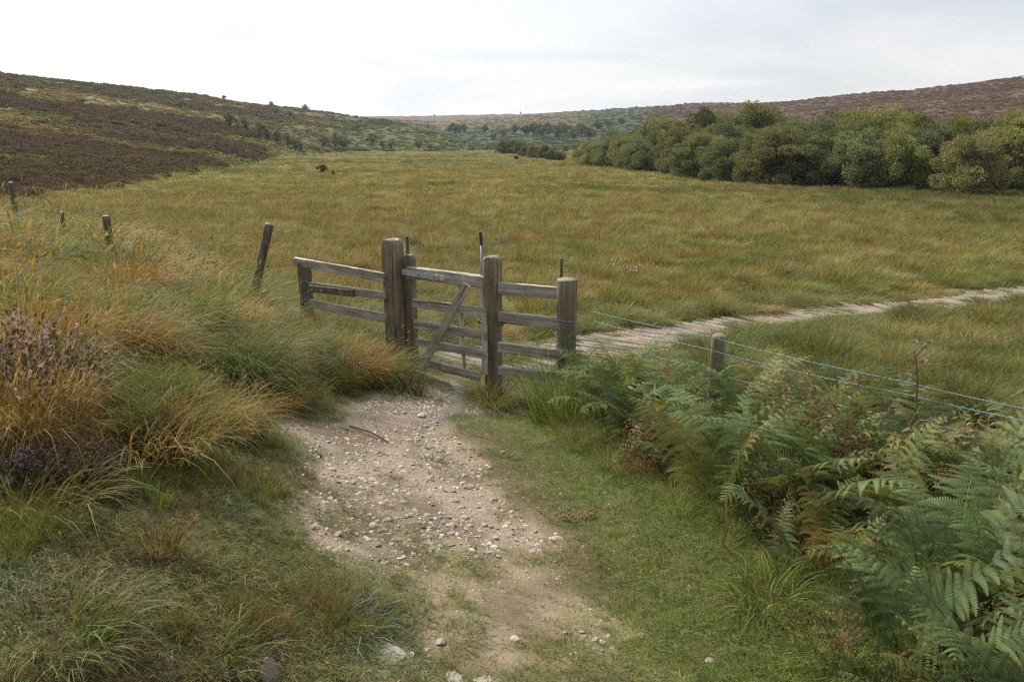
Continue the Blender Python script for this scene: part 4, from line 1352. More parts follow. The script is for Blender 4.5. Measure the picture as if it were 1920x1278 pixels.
# straining post with strut
base = onground(pS)
strain = round_post("straining_post", base, pS, .097, 8, M_ROUND)
tag(strain, "stout round fence post with blue twine wound round it", "fence post")
sb, se = P3(1075, 672, 7.25) - base, P3(1128, 715, 6.75) - base
se.z = hz(P3(1128, 715, 6.75).x, P3(1128, 715, 6.75).y) - base.z - .05
mb = MB(); mb.tube([sb, sb.lerp(se, .5), se], [.055, .06, .06], 12)
mb.build("strut", M_ROUND, strain, smooth=True)

# left rail panel
root = empty("rail_fence", onground(pE))
tag(root, "three-rail wooden fence panel left of the tall gate post", "fence panel")
square_post("post", onground(pE), pE.z, .13, g_ang + .25, 11, M_OLD, root, arch=.012, chamf=.01, d=.10)
rail("rail", root, P3(553, 489, 9.0), P3(722, 521, 8.18), .095, .045, 21)
rail("rail", root, P3(583, 536, 8.88), P3(722, 553, 8.2), .085, .045, 22)
rail("rail", root, P3(583, 568, 8.88), P3(722, 596, 8.2), .095, .045, 23)
rail("half_round_rail", root, P3(584, 541, 8.80), P3(665, 549, 8.43), .08, .06, 24, M_OLD)

# right rail panel
root = empty("rail_fence", onground((pR + pS) / 2))
tag(root, "short four-rail wooden fence panel between latch post and round post", "fence panel")
rail("rail", root, P3(936, 539, 7.62), P3(1052, 550, 7.32), .115, .05, 31)
rail("rail", root, P3(936, 595, 7.62), P3(1052, 607, 7.32), .11, .05, 32)
rail("rail", root, P3(936, 650, 7.62), P3(1052, 665, 7.32), .10, .05, 33)
rail("rail", root, P3(936, 694, 7.62), P3(1052, 707, 7.32), .085, .05, 34)

# the gate, closed between its posts
dl, dr = 8.16, 7.68
root = empty("hand_gate", onground(P3(770, 690, 8.1)))
tag(root, "weathered five-bar wooden hand gate with diagonal brace, standing closed", "gate")
ht = P3(768, 477, 8.2)
hb = Vector((ht.x, ht.y, hz(ht.x, ht.y) + .06))
square_post("hanging_stile", hb, ht.z, .105, g_ang, 14, M_POST, root, arch=.04, depth=0, chamf=.012, d=.09)
gr = [((766, 510), (912, 530), .125, 41), ((775, 567), (912, 585), .085, 42), ((778, 606), (912, 629), .085, 43), ((781, 641), (912, 665), .085, 44), ((786, 676), (900, 706), .085, 45)]
for i, (a, b, h, sd) in enumerate(gr):
    rail("top_rail" if i == 0 else "rail", root, P3(a[0], a[1], dl), P3(b[0], b[1], dr), h, .07 if i == 0 else .035, sd)
fwd = Vector((math.sin(g_ang), -math.cos(g_ang), 0))      # towards the camera, square to the gate
rail("diagonal_brace", root, P3(793, 690, 8.02) + fwd * .048, P3(881, 532, 7.70) + fwd * .048, .085, .034, 46)
rail("upright_brace", root, P3(866, 700, 7.86) - fwd * .045, P3(858, 523, 7.86) - fwd * .045, .075, .034, 47, M_RAIL)
vs = rail("latch_stile", root, P3(908, 702, 7.72) - fwd * .01, P3(904, 505, 7.72) - fwd * .01, .08, .06, 48)
# strap hinge
a, b = P3(759, 509, dl) + fwd * .044, P3(825, 519, dl - .235) + fwd * .044
st = rail("hinge_strap", root, a, b, .052, .007, 49, M_STRAP)
for f in (.06, .48, .92):
    mb = MB(); mb.tube([(0, .006, 0), (0, -.016, 0)], .009, 8)
    mb.build("bolt", M_STEEL, st, ((b - a).length * f, 0, 0), smooth=False)
a, b = P3(768, 668, 8.14) + fwd * .05, P3(791, 662, 8.05) + fwd * .05
rail("lower_hinge", root, a, b, .035, .02, 50, M_STRAP)
# small white disc with a printed mark
pp = P3(832, 519.5, dl - .26) + fwd * .040
mb = MB(); mb.box((0, 0, 0), (.042, .004, .042), 0)
pl = mb.build("sign_plate", M_PLATE, root, pp - root.location, (0, 0, g_ang))
mb = MB(); mb.tube([(-.008, -.003, -.008), (-.002, -.003, .004), (.006, -.003, .006)], .0022, 5); mb.tube([(.004, -.003, -.009), (.006, -.003, .006)], .0022, 5); mb.tube([(-.004, -.003, .010), (.0, -.003, .012)], .003, 5)
mb.build("printed_mark", M_INK, pl)
# rider's latch lever with black grip
lt, lb_, lm = P3(901, 436, 7.78), P3(905, 520, 7.80), P3(902.5, 459, 7.785)
mb = MB(); mb.tube([lb_ - root.location - Vector((0, 0, .45)), lb_ - root.location, lm - root.location], .0135, 10)
lv = mb.build("latch_lever", M_STEEL, root, smooth=True)
mb = MB()
dv = (lt - lm)
K = 25
mb.tube([lm - root.location + dv * (i / K) for i in range(K + 1)], [.0185 if i % 3 else .0145 for i in range(K + 1)], 10)
mb.build("grip", M_GRIP, lv, smooth=True)

# ------------------------------------------------------------------ wire fence to the right, blue twine
p2t = P3(1349, 628, 5.78)
p2b = Vector((p2t.x - .015, p2t.y + .02, hz(p2t.x, p2t.y)))
fp = round_post("fence_post", p2b, p2t, .052, 17, M_ROUND)
tag(fp, "slim round fence post among the bracken carrying the blue wires", "fence post")
def strand(pts, lab, r=.0026, group="blue twine strands along the bracken fence"):
    W = []
    for i in range(len(pts) - 1):
        a, b = pts[i], pts[i + 1]
        for k in range(14):
            t = k / 14
            p = a.lerp(b, t); p.z -= .06 * t * (1 - t) * (b - a).length * .5
            W.append(p)
    W.append(pts[-1])
    mb = MB()
    # two twisted cords
    for ph in (0, math.pi):
        Q = []
        n = len(W)
        for i in range(n - 1):
            for k in range(6):
                t = k / 6
                p = W[i].lerp(W[i + 1], t); an = (i * 6 + k) * 1.05 + ph
                Q.append(p + Vector((0, math.cos(an), math.sin(an))) * r * .9)
        mb.tube(Q, r * .75, 5)
    o = mb.build("twine_strand", M_TWINE, smooth=True)
    return tag(o, lab, "twine", group)
strand([P3(1084, 577, 7.2), P3(1336, 632, 5.74), P3(1365, 641, 5.66), P3(1700, 716, 4.55), P3(1920, 766, 4.02), P3(2150, 818, 3.6)], "highest blue twine strand running from the round post past the slim one")
strand([P3(1084, 593, 7.2), P3(1334, 656, 5.74), P3(1362, 665, 5.66), P3(1700, 739, 4.55), P3(1880, 780, 4.1), P3(2150, 840, 3.6)], "middle blue twine strand, just under the highest one", .0026)
strand([P3(1084, 627, 7.2), P3(1332, 694, 5.74), P3(1362, 706, 5.66), P3(1600, 765, 4.85), P3(1850, 815, 4.1)], "lowest blue twine strand dipping into the bracken", .0024)
# twine wound round the straining post
mb = MB()
for zz, in ((602,), (634,), (664,)):
    c = P3(1063, zz, 7.25); c = Vector((pS.x, pS.y, c.z))
    ring = [c + Vector((math.cos(a) * .103, math.sin(a) * .103, .012 * math.sin(a + zz))) for a in np.linspace(0, 2 * math.pi, 25)]
    mb.tube(ring, .0042, 5, False)
za, zb = P3(1063, 604, 7.25).z, P3(1063, 664, 7.25).z
mb.tube([Vector((pS.x - .07, pS.y - .08, za)), Vector((pS.x + .02, pS.y - .108, za - .12)), Vector((pS.x + .03, pS.y - .106, zb + .1)), Vector((pS.x - .01, pS.y - .108, zb))], .0035, 5, False)
tw = mb.build("twine_winding", M_TWINE, smooth=True)
tag(tw, "three turns of blue twine tied round the stout round post", "twine")

# ------------------------------------------------------------------ old stakes
def stake(px, py, depth, r, lab, lean=(0, 0), grp=None, mat=M_OLD, name="fence_post", deep=.5):
    t = P3(px, py, depth)
    b = Vector((t.x - lean[0], t.y - lean[1], hz(t.x, t.y)))
    if b.z > t.z - .15: b.z = t.z - .4
    o = round_post(name, b, t, r, int(px), mat, sides=12)
    return tag(o, lab, "fence post", grp), t
_, q1 = stake(505, 420, 10.0, .058, "leaning dark fence post beyond the left rail panel", (.36, 0))
_, q2 = stake(199, 405, 11.8, .055, "short dark fence post standing in long grass on the left bank")
_, q3 = stake(115, 398, 13.2, .036, "slim reddish stake half hidden in tawny grass")
_, q4 = stake(20, 342, 16.0, .052, "dark fence post at the left edge below the heather hill")
stake(763, 443, 10.6, .022, "thin stake showing behind the tall gate post", (-.02, 0), name="stake")
stake(1053, 485, 9.6, .018, "thin stake showing behind the stout round post", name="stake")
stake(875, 283.5, 262, .16, "tiny lone post far off at the end of the meadow", name="stake")
# rusty barbed wire between the left posts
def barbed(pts, lab):
    mb = MB(); W = []
    for i in range(len(pts) - 1):
        for k in range(16):
            t = k / 16; p = pts[i].lerp(pts[i + 1], t); p.z -= .12 * t * (1 - t); W.append(p)
    W.append(pts[-1]); mb.tube(W, .0024, 5)
    for i in range(len(pts) - 1):
        L = (pts[i + 1] - pts[i]).length
        for k in range(1, int(L / .16)):
            t = k * .16 / L; p = pts[i].lerp(pts[i + 1], t); p.z -= .12 * t * (1 - t)
            mb.tube([p - Vector((.008, .0, .014)), p + Vector((.008, 0, .014))], .0028, 4)
    return tag(mb.build("barbed_wire", M_WIRE), lab, "barbed wire")
dn = Vector((0, 0, .22))
barbed([q1 - dn * .6, q2 - dn * .5, q4 - dn], "rusty barbed wire strung between the dark posts on the left bank")
barbed([q1 - dn * 1.4, q2 - dn * 1.4], "lower rusty barbed wire nearly lost in the bank grass")

# ------------------------------------------------------------------ bracken
def frond_mesh(name, L, npair, npin, seed, arch=1.0, curl=0.0, stem_frac=.34, sway=0.0):
    """one bracken frond: a stem that arches over, pairs of pinnae that shorten to the tip, each with its leaflets"""
    g = np.random.default_rng(seed)
    nS = 40
    pts = [np.zeros(3)]
    for i in range(nS):
        t = i / nS
        ang = math.radians(8 + arch * 78 * max(0, (t - .15) / .85) ** 1.3)
        pts.append(pts[-1] + np.array([math.sin(ang), 0, math.cos(ang)]) * L / nS)
    pts = np.array(pts); pts[:, 1] += sway * L * np.linspace(0, 1, nS + 1) ** 2; ss = np.linspace(0, 1, nS + 1)
    at = lambda t: np.array([np.interp(t, ss, pts[:, k]) for k in range(3)])
    V, Q, T, BR, BT = [], [], [], [], []
    mbt = MB(); mbt.tube([pts[i] for i in range(0, nS + 1, 4)], [.0045 * (1 - .8 * i / nS) * max(L, .5) for i in range(0, nS + 1, 4)], 5)
    sv = np.concatenate(mbt.v)
    V.append(sv); Q.append(np.concatenate(mbt.q)); T.append(np.concatenate(mbt.t)); BR.append(np.full(len(sv), .75)); BT.append(np.full(len(sv), 1.0))
    n0 = len(sv)
    lv, lq, lb, ltt = [], [], [], []
    for i in range(npair):
        f = i / (npair - 1)
        t = stem_frac + (1 - stem_frac) * (1 - (1 - f) ** 1.15) * .985
        p = at(t); tg = at(min(t + .03, 1)) - at(max(t - .03, 0)); tg /= np.linalg.norm(tg)
        side = np.array([0, 1.0, 0]); nrm = np.cross(tg, side)
        pl = L * .33 * (1 - f) ** .9 * (1.0 if i > 0 else .92) + .010
        for sg in (-1, 1):
            a = math.radians(18 + 24 * f + g.normal(0, 5))
            d = side * sg * math.cos(a) + tg * math.sin(a) 
            d = d - nrm * (-.10) 
            droop = .18 + .5 * g.random() + curl
            if g.random() < .06: continue
            pl *= .8 + .3 * g.random()
            pb = br = g.random()
            K = max(4, int(npin * (1 - .6 * f)))
            w0 = pl * .088 + .005
            for k in range(K):
                s = (k + .6) / K
                c = p + d * pl * s - np.array([0, 0, 1]) * pl * droop * s ** 2.0 + nrm * (curl * .1 * math.sin(s * 9 + i))
                dd = d - np.array([0, 0, 1]) * 2 * droop * s; dd /= np.linalg.norm(dd)
                cr = np.cross(dd, nrm); cr /= np.linalg.norm(cr) + 1e-9
                w = w0 * (1 - s) ** .6 + .002
                hw = pl / K * .66
                up = np.cross(cr, dd)
                for s2 in (-1, 1):
                    e = cr * s2 * w + dd * w * .35 + up * (-.12 * w + curl * g.normal(0, .5) * w)
                    lv += [c - dd * hw * .5, c + dd * hw * .6, c + e + dd * hw * .22, c + e * .75 - dd * hw * .45]
                    b = n0 + len(lv) - 4
                    lq.append((b, b + 1, b + 2, b + 3))
                    vv = np.clip(.5 * br + .35 * g.random() + .15 * s, 0, 1)
                    lb += [vv] * 4; ltt += [s] * 4
    V.append(np.array(lv)); Q.append(np.array(lq)); BR.append(np.array(lb)); BT.append(np.array(ltt))
    return mesh_np(name, np.concatenate(V), np.concatenate(Q), np.concatenate(T), dict(br=np.concatenate(BR), bt=np.concatenate(BT)), M_FERN, smooth=False)

FROND = [frond_mesh("frond", .95, 17, 26, 40 + s, arch=.50 + .11 * s, sway=(-.2, .15, .3, -.1, .0, -.3, .2, .1)[s]) for s in range(8)]
DEADF = [frond_mesh("frond", .80, 14, 15, 60 + s, arch=.75 + .3 * s, curl=.5) for s in range(3)]
F_GREEN = [(.115, .155, .05), (.085, .125, .042), (.155, .175, .05), (.10, .145, .055), (.12, .165, .062), (.07, .105, .038)]
F_YEL = [(.14, .15, .04), (.17, .13, .04)]
F_DEAD = [(.18, .115, .055), (.22, .145, .07), (.12, .08, .042)]

def fern(x, y, size, lab, nf, seed, dead=0.0, yellow=.05, group=None, face=None, protos=None):
    g = random.Random(seed)
    root = empty("bracken_plant", (x, y, hz(x, y) - .03), 0)
    tag(root, lab, "bracken", group)
    a0 = g.uniform(0, 6.28)
    for k in range(nf):
        isd = g.random() < dead
        me = g.choice(DEADF if isd else FROND)
        az = a0 + k * 2.4 + g.uniform(-.5, .5) if face is None else face + g.uniform(-.9, .9)
        s = size * g.uniform(.75, 1.15)
        o = link("frond", me, root, (g.uniform(-.05, .05), g.uniform(-.05, .05), 0),
                 (g.uniform(-.18, .18), g.uniform(-.12, .25), az), (s, s, s))
        c = g.choice(F_DEAD) if isd else (g.choice(F_YEL) if g.random() < yellow else g.choice(F_GREEN))
        v = g.uniform(.75, 1.3)
        o.color = (c[0] * v, c[1] * v, c[2] * v, 1)
    return root

def build_bracken():
    g = np.random.default_rng(37)
    pts = []
    tries = 0
    while len(pts) < 275 and tries < 60000:
        tries += 1
        x, y = g.uniform(.5, 3.7), g.uniform(1.25, 7.0)
        if poly_sdf(np.array([x]), np.array([y]), FERNS)[0] > -.02: continue
        md = .115
        if any((x - a) ** 2 + (y - b) ** 2 < md ** 2 for a, b in pts): continue
        pts.append((x, y))
    for i, (x, y) in enumerate(pts):
        edge = poly_sdf(np.array([x]), np.array([y]), FERNS)[0]
        size = float(np.interp(y, [1.3, 3, 5, 7], [.70, .72, .80, .86])) * g.uniform(.65, 1.25)
        if abs(x - 1.54 * y / 5.63) < .22 and 4.2 < y < 5.65: size *= .6
        if edge > -.12: size *= .85
        if y > 5.4: lab, grp = "knee-high green bracken plant massed around the slim round fence post", "bracken around the slim fence post"
        elif x < 1.45: lab, grp = "green bracken plant arching over the grass verge of the path", "bracken along the path verge"
        elif y < 2.9: lab, grp = "large dark green bracken plant in the dense bottom right corner", "bracken in the bottom right corner"
        else: lab, grp = "green bracken plant in the middle of the thicket under the blue twine", "bracken under the blue twine"
        if x > .0: fern(x, y, size, lab, int(g.integers(4, 6)), 1000 + i, dead=.20, yellow=.10, group=grp)
    # dead brown plants
    for px, py, sz, lab, sd in [(1610, 900, 1.4, "large rusty brown dead bracken plant amid the green thicket", 1),
                                (1195, 905, .60, "small dead brown bracken plant hanging over the verge", 2),
                                (1330, 730, .50, "orange dying bracken beside the slim fence post", 3),
                                (1560, 1240, .5, "crumpled brown bracken near the bottom of the thicket", 5),
                                (1008, 760, .36, "single rust-orange frond by the latch post", 6)]:
        p = ground_at(px, py)
        if sd == 1: p = Vector((1.80, 3.75, 0))
        fern(p.x, p.y, sz, lab, 2 if sd == 6 else (8 if sd == 1 else 5), 2000 + sd, dead=1.0)
build_bracken()

# ------------------------------------------------------------------ heather bushes, dock, tussocks near the camera
def heather_mesh(name, rad, h, seed, flower=(.36, .235, .23), leaf=(.07, .06, .03), nst=420):
    g = np.random.default_rng(seed)
    V, Q, TI, BR = [], [], [], []
    for i in range(nst):
        a = g.random() * 6.283; rr = rad * math.sqrt(g.random())
        L = h * (.65 + .5 * g.random()) * (1 - .35 * (rr / rad) ** 2)
        base = np.array([math.cos(a) * rr * .6, math.sin(a) * rr * .6, 0])
        tip = np.array([math.cos(a) * rr * 1.15 + g.normal(0, .05), math.sin(a) * rr * 1.15 + g.normal(0, .05), L])
        for k in range(17):
            t = .25 + .75 * (k + g.random()) / 17
            c = base + (tip - base) * t + g.normal(0, .006, 3)
            d1 = (tip - base) / np.linalg.norm(tip - base) + g.normal(0, .6, 3); d1 /= np.linalg.norm(d1)
            d2 = np.cross(d1, g.normal(0, 1, 3)); d2 /= np.linalg.norm(d2)
            l = .010 + .008 * g.random(); w = .0032 + .0025 * g.random()
            b = len(V)
            V += [c - d2 * w, c + d2 * w, c + d1 * l + d2 * w * .6, c + d1 * l - d2 * w * .6]
            Q.append((b, b + 1, b + 2, b + 3))
            col = flower if (t > .5 and g.random() < .62) else leaf
            TI += [col + (1,)] * 4; BR += [g.random()] * 4
    return mesh_np(name, V, Q, None, dict(tint=np.array(TI), br=np.array(BR), bt=np.zeros(len(V))), M_SCRUB_G, smooth=False)
HEATH = [heather_mesh("heather_bush", .24, .42, 70 + s) for s in range(2)]
HEATH_B = heather_mesh("heather_bush", .20, .30, 75, (.15, .095, .075), (.075, .075, .04))
HEATH_V = heather_mesh("heather_bush", .09, .26, 76, (.25, .16, .30), (.06, .075, .03), 60)
for px, py, me, s, lab in [
    (50, 800, HEATH[0], 1.3, "pinkish heather bush in the long grass at the left edge"),
    (130, 800, HEATH[1], .7, "smaller pink heather bush beside the left edge one"),
    (60, 900, HEATH_V, .7, "violet-flowered heather sprig low at the left edge"),
    (295, 500, HEATH[1], 1.0, "faded pink heather bush behind the orange grass"),
    (420, 500, HEATH[0], .6, "small mauve heather bush left of the leaning post"),
    (40, 500, HEATH_B, 1.3, "brown heather clump at the left edge of the bank"),
    (200, 470, HEATH[0], .6, "low heather clump below the short dark post"),
    (300, 850, HEATH_B, .7, "dull brown heather clump in the shaded bank grass"),
    (150, 900, HEATH_B, .65, "brown seeded heather over the path's left edge"),
    (780, 470, HEATH_B, 1.2, "brownish heather clump behind the hanging post"),
]:
    p = ground_at(px, py)
    o = link("heather_bush", me, loc=(p.x, p.y, p.z - .02), rot=(0, 0, random.uniform(0, 6)), scale=(s, s, s))
    tag(o, lab, "heather")

def dock_mesh(seed):
    g = np.random.default_rng(seed)
    V, Q, TI, BR = [], [], [], []
    for st in range(4):
        b0 = np.array([g.normal(0, .04), g.normal(0, .04), 0]); top = b0 + np.array([g.normal(.03, .05), g.normal(0, .04), .42 + .2 * g.random()])
        for k in range(46):
            t = .3 + .7 * g.random(); c = b0 + (top - b0) * t + g.normal(0, .012 * (1.3 - t), 3)
            d1 = g.normal(0, 1, 3); d1 /= np.linalg.norm(d1); d2 = np.cross(d1, g.normal(0, 1, 3)); d2 /= np.linalg.norm(d2)
            l = .011 + .008 * g.random(); b = len(V)
            V += [c - d2 * l * .6, c + d2 * l * .6, c + d1 * l + d2 * l * .4, c + d1 * l - d2 * l * .4]; Q.append((b, b + 1, b + 2, b + 3))
            TI += [(.26, .085, .03, 1)] * 4; BR += [g.random()] * 4
        b = len(V); V += [b0 + [-.002, 0, 0], b0 + [.002, 0, 0], top + [.001, 0, 0], top - [.001, 0, 0]]; Q.append((b, b + 1, b + 2, b + 3)); TI += [(.16, .07, .03, 1)] * 4; BR += [.5] * 4
    return mesh_np("dock_plant", V, Q, None, dict(tint=np.array(TI), br=np.array(BR), bt=np.zeros(len(V))), M_SCRUB_G, smooth=False)
DOCK = [dock_mesh(80 + s) for s in range(3)]
for i, (px, py, s) in enumerate([(20, 720, 1.0), (50, 725, 1.1), (75, 715, .9), (105, 720, .8), (175, 580, 1.0), (205, 585, .9), (225, 590, .8), (180, 640, .8), (120, 690, .7), (310, 820, .7), (225, 745, .7), (110, 560, .9), (60, 725, .9), (240, 570, .8)]):
    p = ground_at(px, py)
    o = link("dock_plant", DOCK[i % 3], loc=p, rot=(0, 0, i * 1.3), scale=(s * .62, s * .62, s * .62))
    tag(o, "rust-red seeding dock stems rising from the left bank grass", "dock plant", "rusty dock plants on the left bank")

def tussock(px, py, n, rad, h0, h1, width, lean, droop, wind, col, lab, seed, seedhead=0, segs=6):
    p = ground_at(px, py)
    V, Q, T, at = blades(n, rad, h0, h1, width, lean, droop, seed, wind, segs, seedhead)
    g = np.random.default_rng(seed)
    col = np.array(col)
    pal = np.array([col, col * 1.25, col * c3(.75, 1.0, .9), col * .5 + c3(.30, .225, .09) * .5, col * .5 + c3(.24, .12, .03) * .5])
    key = (at['br'] * 9973.0) % 1.0
    ci = np.searchsorted(np.cumsum([.34, .24, .2, .13, .09]), key, side='right').clip(0, 4)
    at['tint'] = np.c_[pal[ci], np.ones(len(V))]
    o = link("grass_tussock", mesh_np("grass_tussock", V, Q, T, at, M_BLADE_G), loc=(p.x, p.y, p.z - .02))
    return tag(o, lab, "grass tussock")
tussock(420, 690, 1000, .42, .25, .52, .0024, .5, .7, (.30, -.1), (.06, .10, .025), "big dark green rush tussock spreading in front of the left rails", 1)
tussock(560, 690, 600, .28, .22, .48, .0024, .5, .8, (.35, -.1), (.055, .08, .028), "dark drooping tussock between the bank and the hanging post", 2)
tussock(60, 610, 800, .35, .25, .55, .0024, .5, .7, (.4, -.1), (.075, .115, .035), "large green tussock at the left edge of the bank", 3)
tussock(705, 710, 520, .20, .25, .5, .0028, .5, .6, (.25, 0), (.125, .15, .03), "bright green tussock at the foot of the hanging post", 4)
tussock(760, 735, 380, .15, .2, .42, .0026, .6, .7, (.1, -.2), (.06, .07, .028), "dark tussock hanging over the path by the gate", 5)
tussock(920, 760, 520, .17, .2, .42, .0024, .6, .7, (.15, -.15), (.12, .115, .035), "olive tussock at the foot of the latch post", 6, .1)
tussock(1040, 800, 380, .17, .35, .75, .0030, .3, .25, (.12, 0), (.105, .16, .04), "tall upright rushes left of the bracken", 7, .08)
tussock(1075, 815, 260, .13, .35, .7, .0030, .3, .25, (.12, 0), (.12, .17, .045), "upright green rushes touching the bracken's edge", 8, .08)
tussock(270, 830, 800, .33, .16, .36, .0024, .6, .45, (.22, -.05), (.22, .16, .05), "orange-tipped straw tussock bending toward the path", 9)
tussock(400, 800, 600, .26, .15, .33, .0024, .6, .45, (.25, -.05), (.24, .155, .05), "golden windswept tussock at the edge of the bank", 10)
tussock(40, 960, 420, .22, .14, .32, .0024, .6, .6, (.15, -.08), (.12, .11, .035), "coarse arching tussock at the left edge above the turf", 11)
tussock(640, 1165, 300, .12, .06, .16, .0022, .9, .9, (.25, -.15), (.075, .12, .085), "blue-green tussock beside the trodden soil", 12)
tussock(300, 1030, 180, .06, .08, .20, .0018, .4, .3, (.05, 0), (.135, .10, .03), "reddish upright tuft standing alone in the turf", 13)
tussock(400, 1230, 260, .12, .06, .18, .0020, .6, .6, (.1, -.1), (.085, .115, .03), "green tuft near the bottom of the turf", 14)
tussock(100, 1200, 360, .16, .08, .22, .0022, .6, .6, (.25, -.1), (.095, .125, .03), "green tuft in the bottom left corner", 15)
tussock(810, 868, 130, .06, .05, .14, .0018, .8, .6, (.1, 0), (.10, .075, .045), "dark withered tuft in the middle of the gravel", 16)
tussock(880, 850, 130, .07, .05, .13, .0018, .8, .6, (.1, 0), (.11, .09, .045), "brown tuft on the gravel below the verge", 17)
tussock(940, 860, 110, .05, .05, .12, .0018, .8, .6, (.1, 0), (.12, .10, .05), "small brown tuft beside the verge", 18)
tussock(845, 1195, 150, .08, .04, .11, .0022, .9, .6, (.1, 0), (.11, .14, .04), "green tuft by the embedded slab", 19)
tussock(1440, 1130, 260, .12, .10, .26, .0022, .5, .6, (-.1, -.1), (.13, .18, .04), "bright grass tuft under the edge of the bracken", 20)

# cotton-grass patch in the meadow
p = ground_at(1192, 528)
mb = MB(); ms = MB(); g = np.random.default_rng(5)
for k in range(30):
    q = np.array([g.normal(0, .5), g.normal(0, .9), 0]); q[2] = hz(p.x + q[0], p.y + q[1]) - p.z + .33 + .14 * g.random()
    mb.tube([q - [0, 0, .02], q, q + [.004, 0, .026]], [.004, .011, .004], 6)
    ms.tube([q - [0, 0, .36], q - [0, 0, .01]], .0016, 4)
o = mb.build("cotton_grass", M_COTTON, loc=p, smooth=True)
ms.build("stems", M_BROWN, o)
tag(o, "patch of white cotton-grass heads dotting the meadow behind the round post", "cotton grass")

# dead thistle standing over the bracken
tp, tbm = P3(1722, 645, 4.2), P3(1716, 790, 4.2)
root = empty("dead_thistle", (tbm.x, tbm.y, hz(tbm.x, tbm.y)))
tag(root, "dead brown thistle with woolly seed heads standing above the bracken", "thistle")
L = lambda p: p - root.location
mb = MB()
mb.tube([(0, 0, 0), L(tbm), L(P3(1720, 715, 4.2)), L(P3(1717, 672, 4.2)), L(P3(1713, 655, 4.2))], [.007, .006, .005, .004, .003], 6)
mb.tube([L(P3(1718, 668, 4.2)), L(P3(1730, 650, 4.2))], .0025, 5); mb.tube([L(P3(1729, 655, 4.2)), L(P3(1742, 643, 4.2))], .0022, 5)
mb.tube([L(P3(1720, 700, 4.2)), L(P3(1731, 676, 4.2))], .0022, 5); mb.tube([L(P3(1719, 715, 4.2)), L(P3(1704, 703, 4.2))], .002, 5)
g = np.random.default_rng(9)
for k in range(40):
    t = g.random(); c = Vector((0, 0, 0)).lerp(L(P3(1720, 715, 4.2)), t); a = g.random() * 6.28
    mb.tube([c, c + Vector((math.cos(a) * .022, math.sin(a) * .022, .01))], [.002, .0006], 4)
mb.build("stem", M_BROWN, root, smooth=True)
for (px, py, r_) in [(1714, 642, .024), (1730, 645, .018), (1743, 640, .018), (1736, 652, .014), (1732, 676, .019), (1703, 703, .016)]:
    mb = MB(); c = L(P3(px, py, 4.2))
    for k in range(90):
        d = Vector(g.normal(0, 1, 3)).normalized(); d.z = abs(d.z) * .8 - .1
        mb.tube([c, c + d * r_ * (.7 + .6 * g.random())], [.0022, .0006], 3)
    mb.build("seed_head", M_FLUFF, root)

# curled brown frond and a stick on the ground
p = ground_at(1078, 972)
mb = MB(); W = []
for k in range(14):
    t = k / 13 - .5
    x, y = p.x + t * .20, p.y - .03 * (1 - 4 * t * t) + .02 * t
    W.append(Vector((x, y, hz(x, y) + .02 + .02 * math.sin(k * .7))))
mb.tube(W, [.003] * 14, 5)
for k in range(1, 13):
    for sgn in (-1, 1):
        mb.tube([W[k], W[k] + Vector((.012, sgn * .022, .006 * sgn)), W[k] + Vector((.006, sgn * .035, -.004))], [.004, .005, .002], 5)
M_RUST = plain_mat("rusty_frond", (.13, .07, .038), .8, 0, .2, .3, 60)
tag(mb.build("fallen_frond", M_RUST, smooth=True), "curled rusty dead frond lying on the verge turf", "dead frond")
a, b = ground_at(655, 800), ground_at(728, 832)
mb = MB(); mb.tube([Vector((a.x, a.y, a.z + .012)), a.lerp(b, .5) + Vector((.01, .01, .025)), Vector((b.x, b.y, b.z + .012))], [.008, .007, .004], 6)
tag(mb.build("stick", M_BROWN, smooth=True), "thin dark stick lying across the muddy path", "stick")

